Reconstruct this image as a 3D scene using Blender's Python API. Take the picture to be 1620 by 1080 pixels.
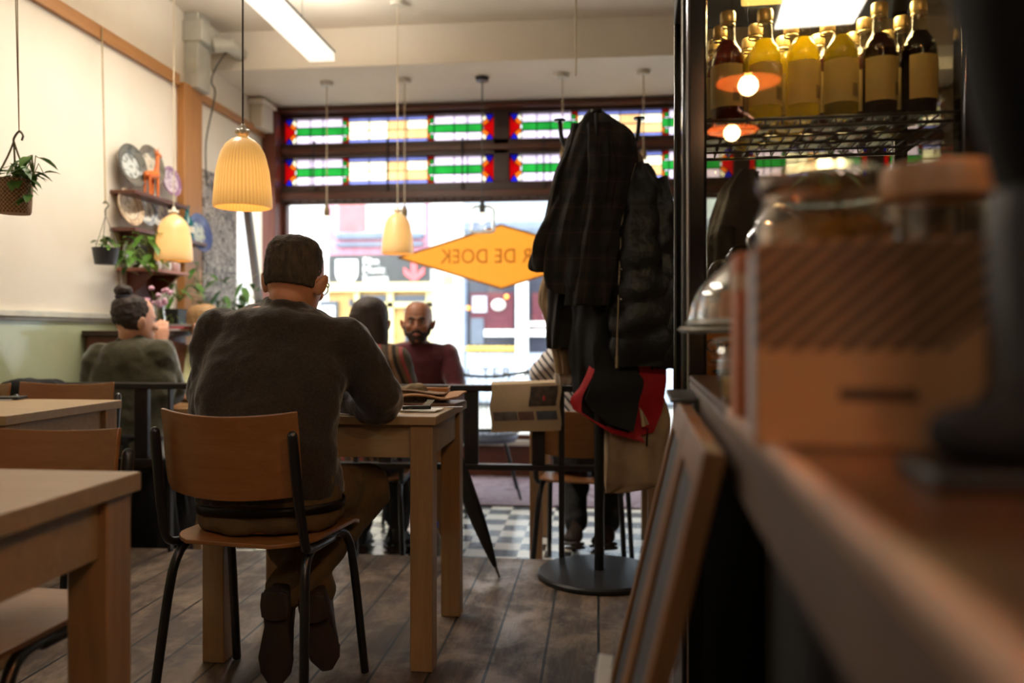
import bpy, bmesh, math, random
from math import sin, cos, pi, radians, sqrt, atan2
from mathutils import Vector, Matrix, Euler, noise as mnoise
for o in list(bpy.data.objects): bpy.data.objects.remove(o)
sc = bpy.context.scene
COL = sc.collection
random.seed(7)
# ------------------------------------------------------------------ camera
FPX = 1300.0; HV = 527.0; CH = 1.0
YAW = radians(6.01)
FX, FY = -sin(YAW), cos(YAW)
RX, RY = cos(YAW), sin(YAW)
cd = bpy.data.cameras.new('camera'); cam = bpy.data.objects.new('camera', cd); COL.objects.link(cam)
cam.location = (0, 0, CH); cam.rotation_euler = (pi/2, 0, YAW)
cd.sensor_width = 36; cd.lens = 36*FPX/1620; cd.shift_y = -(540-HV)/1620
cd.clip_start = 0.02; cd.clip_end = 200
cd.dof.use_dof = True; cd.dof.focus_distance = 2.25; cd.dof.aperture_fstop = 1.9
sc.camera = cam
# ------------------------------------------------------------------ world, exposure
w = bpy.data.worlds.new('sky'); sc.world = w; w.use_nodes = True
bg = w.node_tree.nodes['Background']; bg.inputs[0].default_value = (0.93, 0.97, 1.0, 1); bg.inputs[1].default_value = 7.2
sc.view_settings.view_transform = 'Standard'; sc.view_settings.look = 'None'
sc.view_settings.gamma = 1; sc.view_settings.exposure = 0.3
sc.view_settings.use_curve_mapping = False
def area_light(name, loc, rot, size, size_y, power, color=(1,1,1), portal=False):
    l = bpy.data.lights.new(name, 'AREA'); l.shape = 'RECTANGLE'; l.size = size; l.size_y = size_y
    l.energy = power; l.color = color
    if portal: l.cycles.is_portal = True
    o = bpy.data.objects.new(name, l); o.location = loc; o.rotation_euler = rot; COL.objects.link(o)
    return o
def point_light(name, loc, power, color, r=0.03):
    l = bpy.data.lights.new(name, 'POINT'); l.energy = power; l.color = color; l.shadow_soft_size = r
    o = bpy.data.objects.new(name, l); o.location = loc; COL.objects.link(o); return o
YW = 6.6            # window plane
WX = -2.72          # left wall
area_light('daylight_portal', (0.2, YW+0.12, 1.45), (-pi/2, 0, 0), 6.0, 2.8, 1, portal=True)
# added fill behind the photographer: two unseen square lamps, built with the fixtures below

# ------------------------------------------------------------------ pixel -> place helpers
def cw(lat, D, z): return Vector((D*FX+lat*RX, D*FY+lat*RY, z))
def pz(u, D, z): return cw((u-810)/FPX*D, D, z)
def pv(u, v, D): return cw((u-810)/FPX*D, D, CH+(HV-v)/FPX*D)
def wy(u, v, Y):
    r = (u-810)/FPX; t = Y/(FY+r*RY); return Vector((t*(FX+r*RX), Y, CH+(HV-v)/FPX*t))
def wx(u, v, X):
    r = (u-810)/FPX; t = X/(FX+r*RX); return Vector((X, t*(FY+r*RY), CH+(HV-v)/FPX*t))
# ------------------------------------------------------------------ materials
def lin(c):
    return tuple(((x/255)/12.92 if x/255 <= .04045 else ((x/255+.055)/1.055)**2.4) for x in c)+(1,)
MC = {}
def nodes_of(name):
    m = bpy.data.materials.new(name); m.use_nodes = True
    nt = m.node_tree; b = nt.nodes['Principled BSDF']; return m, nt, b
def coords(nt, scale=(1,1,1), kind='Object'):
    tc = nt.nodes.new('ShaderNodeTexCoord'); mp = nt.nodes.new('ShaderNodeMapping')
    mp.inputs['Scale'].default_value = scale
    nt.links.new(tc.outputs[kind], mp.inputs[0]); return mp.outputs[0]
def mixc(nt, fac, a, b):
    mx = nt.nodes.new('ShaderNodeMix'); mx.data_type = 'RGBA'
    for i, v in ((0, fac), (6, a), (7, b)):
        if hasattr(v, 'is_linked'): nt.links.new(v, mx.inputs[i])
        else: mx.inputs[i].default_value = v
    return mx.outputs[2]
def noise_tex(nt, vec, scale, detail=4, rough=.6, dist=0):
    n = nt.nodes.new('ShaderNodeTexNoise'); n.inputs['Scale'].default_value = scale
    n.inputs['Detail'].default_value = detail; n.inputs['Roughness'].default_value = rough; n.inputs['Distortion'].default_value = dist
    nt.links.new(vec, n.inputs['Vector']); return n.outputs['Fac']
def ramp(nt, fac, stops):
    r = nt.nodes.new('ShaderNodeValToRGB'); e = r.color_ramp.elements
    while len(e) < len(stops): e.new(0.5)
    for i, (p, c) in enumerate(stops): e[i].position = p; e[i].color = c
    nt.links.new(fac, r.inputs[0]); return r.outputs[0]
def math_(nt, op, a, b=0.5, c=None):
    n = nt.nodes.new('ShaderNodeMath'); n.operation = op
    for i, v in enumerate((a, b) if c is None else (a, b, c)):
        if hasattr(v, 'is_linked'): nt.links.new(v, n.inputs[i])
        else: n.inputs[i].default_value = v
    return n.outputs[0]
def bumpit(nt, b, h, strength=.3, dist=.005):
    bp = nt.nodes.new('ShaderNodeBump'); bp.inputs['Strength'].default_value = strength; bp.inputs['Distance'].default_value = dist
    nt.links.new(h, bp.inputs['Height']); nt.links.new(bp.outputs[0], b.inputs['Normal'])
def M(name, c, rough=.55, metal=0, c2=None, ns=6, stretch=(1,1,1), bump=0, bs=None, coat=0, spec=.5, bd=.004):
    if name in MC: return MC[name]
    m, nt, b = nodes_of(name)
    b.inputs['Roughness'].default_value = rough; b.inputs['Metallic'].default_value = metal
    b.inputs['Specular IOR Level'].default_value = spec
    if coat: b.inputs['Coat Weight'].default_value = coat; b.inputs['Coat Roughness'].default_value = .12
    v = coords(nt, stretch)
    f = noise_tex(nt, v, ns)
    if c2 is None: c2 = tuple(x*.86 for x in c)
    r = ramp(nt, f, [(.3, lin(c)), (.7, lin(c2))])
    nt.links.new(r, b.inputs['Base Color'])
    if bump:
        f2 = noise_tex(nt, v, bs or ns*4); bumpit(nt, b, f2, bump, bd)
    MC[name] = m; return m
def M_wood(name, c, c2, axis='x', rough=.45, ns=5, coat=0):
    if name in MC: return MC[name]
    m, nt, b = nodes_of(name); b.inputs['Roughness'].default_value = rough
    st = {'x': (.6, 9, 9), 'y': (9, .6, 9), 'z': (9, 9, .6)}[axis]
    v = coords(nt, st); f = noise_tex(nt, v, ns, 6, .65, .6)
    f2 = noise_tex(nt, coords(nt, tuple(s*4 for s in st)), ns*2, 3)
    r = ramp(nt, f, [(.3, lin(c)), (.72, lin(c2))])
    out = mixc(nt, math_(nt, 'MULTIPLY', f2, .35), r, lin(tuple(x*.7 for x in c2)))
    nt.links.new(out, b.inputs['Base Color']); bumpit(nt, b, f2, .12, .002)
    if coat: b.inputs['Coat Weight'].default_value = coat; b.inputs['Coat Roughness'].default_value = .25
    MC[name] = m; return m
def M_emit(name, c, s, body=None):
    if name in MC: return MC[name]
    m, nt, b = nodes_of(name)
    b.inputs['Base Color'].default_value = lin(body or c); b.inputs['Emission Color'].default_value = lin(c)
    b.inputs['Emission Strength'].default_value = s; MC[name] = m; return m
def M_clear(name, tint=(255,255,255), gloss=.08, rough=.02, opac=0, ocol=(255,255,255), edge=.7):
    """thin clear glass: see-through with a fresnel reflection"""
    if name in MC: return MC[name]
    m = bpy.data.materials.new(name); m.use_nodes = True; nt = m.node_tree; nt.nodes.clear()
    out = nt.nodes.new('ShaderNodeOutputMaterial'); t = nt.nodes.new('ShaderNodeBsdfTransparent'); t.inputs[0].default_value = lin(tint)
    g = nt.nodes.new('ShaderNodeBsdfGlossy'); g.inputs['Roughness'].default_value = rough; g.inputs[0].default_value = (1,1,1,1)
    lw = nt.nodes.new('ShaderNodeLayerWeight'); lw.inputs[0].default_value = .35
    f = math_(nt, 'MULTIPLY_ADD', math_(nt, 'POWER', lw.outputs['Facing'], 3.0), edge, gloss)
    mx = nt.nodes.new('ShaderNodeMixShader'); nt.links.new(f, mx.inputs[0]); nt.links.new(t.outputs[0], mx.inputs[1]); nt.links.new(g.outputs[0], mx.inputs[2])
    last = mx.outputs[0]
    if opac:
        d = nt.nodes.new('ShaderNodeBsdfDiffuse'); d.inputs[0].default_value = lin(ocol)
        m2 = nt.nodes.new('ShaderNodeMixShader'); m2.inputs[0].default_value = opac
        nt.links.new(last, m2.inputs[1]); nt.links.new(d.outputs[0], m2.inputs[2]); last = m2.outputs[0]
    nt.links.new(last, out.inputs[0]); MC[name] = m; return m
def M_stain(name, c, clear=.25):
    if name in MC: return MC[name]
    m = bpy.data.materials.new(name); m.use_nodes = True; nt = m.node_tree; nt.nodes.clear()
    out = nt.nodes.new('ShaderNodeOutputMaterial'); t = nt.nodes.new('ShaderNodeBsdfTransparent'); t.inputs[0].default_value = lin(c)
    tr = nt.nodes.new('ShaderNodeBsdfTranslucent')
    n = noise_tex(nt, coords(nt), 9); r = ramp(nt, n, [(.3, lin(c)), (.75, lin(tuple(x*.85 for x in c)))]); nt.links.new(r, tr.inputs[0])
    mx = nt.nodes.new('ShaderNodeMixShader'); mx.inputs[0].default_value = 1-clear
    nt.links.new(t.outputs[0], mx.inputs[1]); nt.links.new(tr.outputs[0], mx.inputs[2]); nt.links.new(mx.outputs[0], out.inputs[0])
    MC[name] = m; return m
def M_liquid(name, c, trans=.75, rough=.08):
    if name in MC: return MC[name]
    m, nt, b = nodes_of(name); b.inputs['Base Color'].default_value = lin(c)
    b.inputs['Transmission Weight'].default_value = trans; b.inputs['Roughness'].default_value = rough; b.inputs['IOR'].default_value = 1.33
    b.inputs['Specular IOR Level'].default_value = .6
    tr = nt.nodes.new('ShaderNodeBsdfTranslucent'); tr.inputs[0].default_value = lin(c); mx = nt.nodes.new('ShaderNodeMixShader'); mx.inputs[0].default_value = .4
    nt.links.new(b.outputs[0], mx.inputs[1]); nt.links.new(tr.outputs[0], mx.inputs[2]); nt.links.new(mx.outputs[0], nt.nodes['Material Output'].inputs[0])
    MC[name] = m; return m
# ------------------------------------------------------------------ mesh builder
class G:
    def __init__(s): s.v = []; s.f = []; s.m = []; s.cm = 0
    def add(s, vs, fs):
        n = len(s.v); s.v += [Vector(x) for x in vs]
        for f in fs: s.f.append([i+n for i in f]); s.m.append(s.cm)
        return s
    def box(s, lo, hi):
        (a,b,c),(d,e,f) = lo, hi
        return s.add([(a,b,c),(d,b,c),(d,e,c),(a,e,c),(a,b,f),(d,b,f),(d,e,f),(a,e,f)],
                     [(0,3,2,1),(4,5,6,7),(0,1,5,4),(1,2,6,5),(2,3,7,6),(3,0,4,7)])
    def bar(s, a, b, w, d, up=(0,0,1)):
        a, b = Vector(a), Vector(b); t = (b-a).normalized(); u = Vector(up)
        if abs(t.dot(u)) > .98: u = Vector((0,1,0))
        x = t.cross(u).normalized(); y = x.cross(t)
        c = [x*sx*w/2 + y*sy*d/2 for sx, sy in ((-1,-1),(1,-1),(1,1),(-1,1))]
        return s.add([a+q for q in c]+[b+q for q in c], [(0,1,2,3)[::-1],(4,5,6,7),(0,1,5,4),(1,2,6,5),(2,3,7,6),(3,0,4,7)])
    def loft(s, rings, cap=True, closed=True):
        n = len(rings[0]); vs = []; fs = []
        for r in rings: vs += list(r)
        for i in range(len(rings)-1):
            for j in range(n if closed else n-1):
                k = (j+1) % n; fs.append((i*n+j, i*n+k, (i+1)*n+k, (i+1)*n+j))
        if cap:
            c0 = sum((Vector(x) for x in rings[0]), Vector())/n; c1 = sum((Vector(x) for x in rings[-1]), Vector())/n
            a = len(vs); vs += [c0, c1]; L = (len(rings)-1)*n
            for j in range(n):
                k = (j+1) % n; fs.append((a, k, j)); fs.append((a+1, L+j, L+k))
        return s.add(vs, fs)
    def tube(s, pts, r, n=10, smooth=0, flat=1.0, cap=True, round_=False):
        pts = [Vector(p) for p in pts]; rs = list(r) if hasattr(r, '__len__') else [r]*len(pts)
        if smooth:
            P = []; R = []
            for i in range(len(pts)-1):
                p0 = pts[max(i-1,0)]; p1 = pts[i]; p2 = pts[i+1]; p3 = pts[min(i+2,len(pts)-1)]
                for k in range(smooth):
                    t = k/smooth
                    P.append(.5*((2*p1)+(-p0+p2)*t+(2*p0-5*p1+4*p2-p3)*t*t+(-p0+3*p1-3*p2+p3)*t**3)); R.append(rs[i]*(1-t)+rs[i+1]*t)
            P.append(pts[-1]); R.append(rs[-1]); pts, rs = P, R
        if round_:
            d0 = (pts[0]-pts[1]).normalized(); d1 = (pts[-1]-pts[-2]).normalized(); a, b = pts[0], pts[-1]; ra, rb = rs[0], rs[-1]
            pts = [a+d0*ra*.92, a+d0*ra*.6]+pts+[b+d1*rb*.6, b+d1*rb*.92]; rs = [ra*.35, ra*.78]+rs+[rb*.78, rb*.35]
        rings = []; x = None
        for i, p in enumerate(pts):
            t = (pts[min(i+1,len(pts)-1)]-pts[max(i-1,0)])
            if t.length < 1e-9: t = Vector((0,0,1))
            t.normalize()
            if x is None:
                u = Vector((0,0,1)) if abs(t.z) < .9 else Vector((0,1,0)); x = t.cross(u).normalized()
            else: x = (x - t*x.dot(t)).normalized()
            y = t.cross(x)
            rings.append([p+(x*cos(a)+y*sin(a)*flat)*rs[i] for a in (2*pi*k/n for k in range(n))])
        return s.loft(rings, cap)
    def lathe(s, prof, c=(0,0,0), n=28, rib=None):
        c = Vector(c); rings = []
        for i, (r, z) in enumerate(prof):
            rings.append([c+Vector(((r*(1+(rib(a, z) if rib else 0)))*cos(a), (r*(1+(rib(a, z) if rib else 0)))*sin(a), z)) for a in (2*pi*k/n for k in range(n))])
        vs = []; fs = []
        for r in rings: vs += r
        for i in range(len(rings)-1):
            for j in range(n):
                k = (j+1) % n; fs.append((i*n+j, i*n+k, (i+1)*n+k, (i+1)*n+j))
        return s.add(vs, fs)
    def ell(s, c, r, n=16, m=10, rot=None):
        c = Vector(c); vs = []; R = rot.to_matrix() if rot else None
        for i in range(1, m):
            th = pi*i/m
            for j in range(n):
                a = 2*pi*j/n; p = Vector((r[0]*sin(th)*cos(a), r[1]*sin(th)*sin(a), r[2]*cos(th)))
                if R: p = R @ p
                vs.append(c+p)
        t = Vector((0,0,r[2])); b = Vector((0,0,-r[2]))
        if R: t = R@t; b = R@b
        vs += [c+t, c+b]; T = len(vs)-2; B = T+1; fs = []
        for j in range(n):
            k = (j+1) % n; fs.append((T, j, k)); fs.append((B, (m-2)*n+k, (m-2)*n+j))
            for i in range(m-2): fs.append((i*n+j, (i+1)*n+j, (i+1)*n+k, i*n+k))
        return s.add(vs, fs)
    def prism(s, poly, y0, y1, fn=None):
        """poly in (x,z), pushed along y"""
        fn = fn or (lambda x, y, z: (x, y, z)); n = len(poly)
        vs = [fn(x, y0, z) for x, z in poly]+[fn(x, y1, z) for x, z in poly]
        return s.add(vs, [tuple(range(n)), tuple(range(2*n-1, n-1, -1))]+[(i, (i+1)%n+0, (i+1)%n+n, i+n)[::-1] for i in range(n)])
    def sheet(s, fn, nu, nv, th):
        """closed slab of thickness th round a surface fn(u,v)"""
        P = [[Vector(fn(i/nu, j/nv)) for j in range(nv+1)] for i in range(nu+1)]
        top = []; bot = []
        for i in range(nu+1):
            for j in range(nv+1):
                a = P[min(i+1,nu)][j]-P[max(i-1,0)][j]; b = P[i][min(j+1,nv)]-P[i][max(j-1,0)]
                nn = a.cross(b); nn = nn.normalized() if nn.length > 1e-12 else Vector((0,0,1))
                top.append(P[i][j]+nn*th/2); bot.append(P[i][j]-nn*th/2)
        W = nv+1; N = len(top); fs = []
        for i in range(nu):
            for j in range(nv):
                q = (i*W+j, (i+1)*W+j, (i+1)*W+j+1, i*W+j+1); fs.append(q); fs.append(tuple(x+N for x in q[::-1]))
        bd = [i*W for i in range(nu+1)]+[nu*W+j for j in range(1,nv+1)]+[i*W+nv for i in range(nu-1,-1,-1)]+[j for j in range(nv-1,0,-1)]
        for k in range(len(bd)):
            a, b = bd[k], bd[(k+1)%len(bd)]; fs.append((b, a, a+N, b+N))
        return s.add(top+bot, fs)
    def xf(s, mat, start=0):
        for i in range(start, len(s.v)): s.v[i] = mat @ s.v[i]
        return s
    def build(s, name, mats, parent=None, world=False, smooth=True, bevel=0, sub=0, remesh=0, relax=0, disp=None, wn=True, **props):
        me = bpy.data.meshes.new(name)
        vs = s.v
        if world and parent is not None:
            inv = PM[parent.name].inverted(); vs = [inv @ p for p in vs]
        me.from_pydata([tuple(p) for p in vs], [], s.f)
        if not isinstance(mats, (list, tuple)): mats = [mats]
        for m in mats: me.materials.append(m)
        if len(mats) > 1: me.polygons.foreach_set('material_index', s.m)
        bm = bmesh.new(); bm.from_mesh(me)
        if len(bm.faces) < 60000 and not any(len(set(f)) < 3 for f in s.f):
            bmesh.ops.recalc_face_normals(bm, faces=bm.faces)
        bm.to_mesh(me); bm.free()
        o = bpy.data.objects.new(name, me); COL.objects.link(o)
        if smooth:
            me.polygons.foreach_set('use_smooth', [True]*len(me.polygons))
            if not (remesh or sub): 
                try: me.set_sharp_from_angle(angle=radians(38))
                except Exception: pass
        if bevel:
            b = o.modifiers.new('b', 'BEVEL'); b.width = bevel; b.segments = 2; b.limit_method = 'ANGLE'; b.angle_limit = radians(50)
        if remesh:
            r = o.modifiers.new('r', 'REMESH'); r.mode = 'VOXEL'; r.voxel_size = remesh; r.use_smooth_shade = True
            if relax:
                q = o.modifiers.new('s', 'SMOOTH'); q.iterations = relax; q.factor = .5
        if sub:
            r = o.modifiers.new('u', 'SUBSURF'); r.levels = sub; r.render_levels = sub
        if disp:
            sz, st = disp; t = bpy.data.textures.new(name, 'CLOUDS'); t.noise_scale = sz; t.noise_depth = 2
            d = o.modifiers.new('d', 'DISPLACE'); d.texture = t; d.strength = st; d.mid_level = .5; d.texture_coords = 'LOCAL'
        if parent is not None:
            o.parent = parent; PM[o.name] = PM.get(parent.name, Matrix())
        for k, v in props.items(): o[k] = v
        return o
PM = {}
def thing(name, label, cat, loc=(0,0,0), rz=0, group=None, rot=None):
    o = bpy.data.objects.new(name, None); COL.objects.link(o); o.empty_display_size = .05
    o.location = loc; o.rotation_euler = rot if rot is not None else (0,0,rz)
    o['label'] = label; o['category'] = cat
    if group: o['group'] = group
    e = Euler(rot) if rot is not None else Euler((0,0,rz))
    PM[o.name] = Matrix.Translation(Vector(loc)) @ e.to_matrix().to_4x4()
    return o
def tag(o, label, cat, group=None, kind=None):
    o['label'] = label; o['category'] = cat
    if group: o['group'] = group
    if kind: o['kind'] = kind
    return o
def struct(g, name, mats, **k):
    o = g.build(name, mats, **k); o['kind'] = 'structure'; return o
def copy_tree(o, parent=None):
    c = o.copy(); COL.objects.link(c)
    if parent is not None: c.parent = parent
    for ch in list(o.children): copy_tree(ch, c)
    return c
def text(name, body, size, mat, parent=None, loc=(0,0,0), rot=(pi/2,0,0), ext=.0005, align='CENTER', sx=1, space=1):
    cu = bpy.data.curves.new(name, 'FONT'); cu.body = body; cu.size = size; cu.extrude = ext; cu.align_x = align; cu.align_y = 'CENTER'
    cu.space_line = .85; cu.space_character = space
    tmp = bpy.data.objects.new('tmp', cu); COL.objects.link(tmp); bpy.context.view_layer.update()
    me = bpy.data.meshes.new_from_object(tmp.evaluated_get(bpy.context.evaluated_depsgraph_get())); bpy.data.objects.remove(tmp)
    me.name = name; me.materials.clear(); me.materials.append(mat); o = bpy.data.objects.new(name, me); COL.objects.link(o)
    o.location = loc; o.rotation_euler = rot; o.scale = (sx,1,1)
    if parent is not None: o.parent = parent
    return o
# ------------------------------------------------------------------ common materials
birch = M_wood('birch', (180,150,108), (160,130,92), 'x')
birchv = M_wood('birch_upright', (172,136,92), (148,112,72), 'z')
ply = M_wood('beech_ply', (160,106,58), (138,86,42), 'x', .35, coat=.3)
black = M('black_metal', (28,28,30), .32, .0, (22,22,24), coat=.3)
blackw = M('black_painted_wood', (38,32,28), .45, 0, (28,24,22))
chrome = M('chrome', (200,200,205), .18, 1)
steel = M('brushed_steel', (120,118,115), .35, 1)
darkred = M_wood('red_brown_wood', (104,56,34), (80,40,26), 'x', .4)
darkredv = M_wood('red_brown_wood_upright', (124,62,38), (96,46,30), 'z', .4)
honeyv = M_wood('honey_wood_upright', (186,128,68), (164,106,52), 'z', .45)
honey = M_wood('honey_wood', (192,134,78), (172,116,62), 'y', .45)
leafm = M('leaf_green', (98,140,50), .45, 0, (60,104,34), ns=20)
leafd = M('dark_leaf_green', (58,96,44), .45, 0, (40,72,34), ns=20)
soil = M('soil', (40,30,22), .9)
cream = M('cream_porcelain', (225,215,195), .3, 0, (215,200,175))
# ================================================================== SETTING
CZ, CZ2, BY = 3.12, 2.85, 5.55
PE = 3.63; LZ = -0.15; XR = 2.6; YB = -3.2
# plank floor
def plank_mat():
    m, nt, b = nodes_of('weathered planks'); b.inputs['Roughness'].default_value = .5
    tc = nt.nodes.new('ShaderNodeTexCoord'); sep = nt.nodes.new('ShaderNodeSeparateXYZ'); nt.links.new(tc.outputs['Object'], sep.inputs[0])
    W = .165
    xs = math_(nt, 'DIVIDE', sep.outputs[0], W); fl = math_(nt, 'FLOOR', xs); fr = math_(nt, 'FRACT', xs)
    wn = nt.nodes.new('ShaderNodeTexWhiteNoise'); wn.noise_dimensions = '1D'; nt.links.new(fl, wn.inputs['W'])
    sh = math_(nt, 'MULTIPLY', wn.outputs[0], 2.3)
    ys = math_(nt, 'ADD', sep.outputs[1], sh); yfr = math_(nt, 'FRACT', math_(nt, 'DIVIDE', ys, 2.3))
    gap = math_(nt, 'GREATER_THAN', math_(nt, 'ABSOLUTE', math_(nt, 'SUBTRACT', fr, .5)), .472)
    gap2 = math_(nt, 'LESS_THAN', yfr, .003); gp = math_(nt, 'MAXIMUM', gap, gap2)
    n1 = noise_tex(nt, coords(nt, (7, .8, 1)), 4, 7, .7, .5)
    n2 = noise_tex(nt, coords(nt, (1.5, 1, 1)), 3.5, 5, .65, .4)
    n3 = noise_tex(nt, coords(nt, (30, 3, 1)), 6, 3, .6)
    base = ramp(nt, n1, [(.3, lin((38,27,20))), (.5, lin((78,60,46))), (.72, lin((118,94,74)))])
    worn = mixc(nt, ramp(nt, n2, [(.46,(0,0,0,1)), (.62,(1,1,1,1))]), base, lin((136,116,96)))
    tone = mixc(nt, math_(nt, 'MULTIPLY', wn.outputs[0], .55), worn, lin((64,46,32)))
    dirt = mixc(nt, ramp(nt, n3, [(.55,(0,0,0,1)), (.75,(.6,.6,.6,1))]), tone, lin((40,28,20)))
    fin = mixc(nt, gp, dirt, lin((6,4,3)))
    nt.links.new(fin, b.inputs['Base Color'])
    h = math_(nt, 'SUBTRACT', math_(nt, 'MULTIPLY', n1, .5), gp); bumpit(nt, b, h, .5, .004)
    nt.links.new(ramp(nt, n2, [(.4,(.62,.62,.62,1)), (.65,(.36,.36,.36,1))]), b.inputs['Roughness'])
    return m
g = G(); g.box((WX-.1, YB, -.16), (XR, PE, 0)); struct(g, 'floor', plank_mat(), smooth=False)
def tile_mat():
    m, nt, b = nodes_of('checker tiles'); b.inputs['Roughness'].default_value = .18
    ck = nt.nodes.new('ShaderNodeTexChecker'); ck.inputs['Scale'].default_value = 1/.14
    ck.inputs[1].default_value = lin((222,214,200)); ck.inputs[2].default_value = lin((40,42,46))
    nt.links.new(coords(nt), ck.inputs[0]); n = noise_tex(nt, coords(nt), 8)
    nt.links.new(mixc(nt, math_(nt, 'MULTIPLY', n, .3), ck.outputs[0], lin((120,110,100))), b.inputs['Base Color']); return m
g = G(); g.box((WX-.1, PE+.002, LZ-.1), (XR, YW+.15, LZ)); struct(g, 'floor.001', tile_mat(), smooth=False)
plaster = M('warm white plaster', (232,222,206), .75, 0, (224,212,194), ns=1.5, bump=.15, bs=14)
ceilm = M('ceiling paint', (228,218,202), .8, 0, (222,210,192), ns=2)
def tilewall():
    m, nt, b = nodes_of('pale green gloss wainscot'); b.inputs['Roughness'].default_value = .12
    n = noise_tex(nt, coords(nt), 3.2, 4); nt.links.new(ramp(nt, n, [(.35, lin((196,200,164))), (.65, lin((180,188,150)))]), b.inputs['Base Color'])
    bumpit(nt, b, n, .25, .01); return m
green = tilewall()
# left wall with a side light opening y 5.9..6.5
WZ = 1.09
SY0, SY1, SZ0, SZ1 = 5.92, 6.46, .98, 2.18
g = G()
g.box((WX-.12, YB, WZ), (WX, SY0, CZ+.1)); g.box((WX-.12, SY0, SZ1), (WX, SY1, CZ+.1)); g.box((WX-.12, SY1, WZ), (WX, YW+.15, CZ+.1))
struct(g, 'wall_left', plaster, smooth=False)
g = G(); g.box((WX-.12, YB, -.16), (WX+.004, SY0, WZ)); g.box((WX-.12, SY0, -.16), (WX+.004, YW+.15, SZ0)); g.box((WX-.12, SY1, SZ0), (WX+.004, YW+.15, WZ)); struct(g, 'wall_left.001', green, smooth=False)
g = G(); g.box((WX, YB, WZ-.012), (WX+.028, SY0, WZ+.02)); g.box((WX, YB, WZ-.03), (WX+.014, SY0, WZ-.012)); struct(g, 'trim_1', M('cream gloss paint', (226,220,200), .3), bevel=.004)
g = G(); g.box((WX, YB, 2.60), (WX+.03, 5.06, 2.675)); struct(g, 'trim_2', honey, bevel=.004)
g = G(); g.box((WX, 5.31, 2.585), (WX+.03, YW-.1, 2.64)); struct(g, 'trim_3', honey, bevel=.004)
g = G(); g.box((WX, 5.07, 0), (WX+.055, 5.31, 2.63)); struct(g, 'trim_4', honeyv, bevel=.005)
# ceiling, beam
g = G(); g.box((WX-.12, YB, CZ), (XR, BY, CZ+.12)); struct(g, 'ceiling', ceilm, smooth=False)
g = G(); g.box((WX-.12, BY, CZ2), (XR, YW+.15, CZ+.12)); struct(g, 'ceiling.001', ceilm, smooth=False)
# right and rear walls
dkw = M('brown painted wall', (96,74,54), .7)
g = G(); g.box((XR, YB, -.2), (XR+.12, YW+.15, CZ+.1)); struct(g, 'wall_right', dkw, smooth=False)
g = G(); g.box((WX-.12, YB-.12, -.2), (XR+.12, YB, CZ+.1)); struct(g, 'wall_back', dkw, smooth=False)
# wall of the front: sill panel, jambs
g = G(); g.box((WX-.12, YW-.02, LZ-.05), (XR, YW+.12, .13)); struct(g, 'wall_front', darkred, smooth=False)
g = G(); g.box((WX, YW-.06, .10), (XR, YW+.02, .145)); struct(g, 'trim_5', M('white sill', (210,205,195), .4), bevel=.004)
XJ0, XJ1 = wy(404,200,YW-.12).x, wy(440,200,YW-.12).x
g = G(); g.box((WX, YW-.18, LZ), (XJ1, YW+.1, CZ2)); struct(g, 'trim_6', darkredv, bevel=.006)
# transom frames with stained glass
zt = lambda v, u=620: wy(u, v, YW).z
ZT1, ZT0 = zt(180, 450)+.01, zt(318, 620)     # full dark band
rows = [(zt(230,450), zt(190,450)), (zt(295,450), zt(253,450))]
panels = [(451,782), (806,1160), (1185,1372), (1396,1600)]
frame_dark = M_wood('dark_transom_wood', (74,44,30), (54,32,24), 'x', .4)
SG = {k: M_stain('stained '+k, c, cl) for k, c, cl in (
    ('rose', (238,228,240), .4), ('green', (92,184,112), .1), ('red', (206,52,58), .1), ('blue', (72,84,214), .1),
    ('cream', (252,246,224), .5), ('lilac', (182,188,232), .3), ('amber', (240,160,70), .2), ('peach', (246,216,176), .45))}
keys = list(SG); mats = [SG[k] for k in keys]
xp = []
for a, b_ in panels: xp.append((wy(a,250,YW).x, wy(b_,250,YW).x))
g = G()
ys0, ys1 = YW-.05, YW+.05
xl, xr_ = XJ1, XR
def hbar(z0, z1): g.box((xl, ys0, z0), (xr_, ys1, z1))
hbar(rows[0][1], CZ2); hbar(rows[1][1], rows[0][0]); hbar(ZT0, rows[1][0])
edges = [xl]+[x for p in xp for x in p]+[xr_]
for i in range(0, len(edges), 2): g.box((edges[i], ys0, rows[1][0]), (edges[i+1], ys1, rows[0][1]))
struct(g, 'trim_7', frame_dark, bevel=.004)
g = G(); g.box((xl, YW-.085, ZT0+.0), (xr_, YW-.05, ZT0+.07)); g.box((xl, YW-.07, (rows[1][1]+rows[0][0])/2-.03), (xr_, YW-.05, (rows[1][1]+rows[0][0])/2+.02))
g.box((xl, YW-.12, CZ2-.05), (xr_, YW-.05, CZ2-.012)); struct(g, 'trim_8', darkred, bevel=.006)
lead = M('lead came', (40,36,36), .5, .5)
wi = 1
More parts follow.
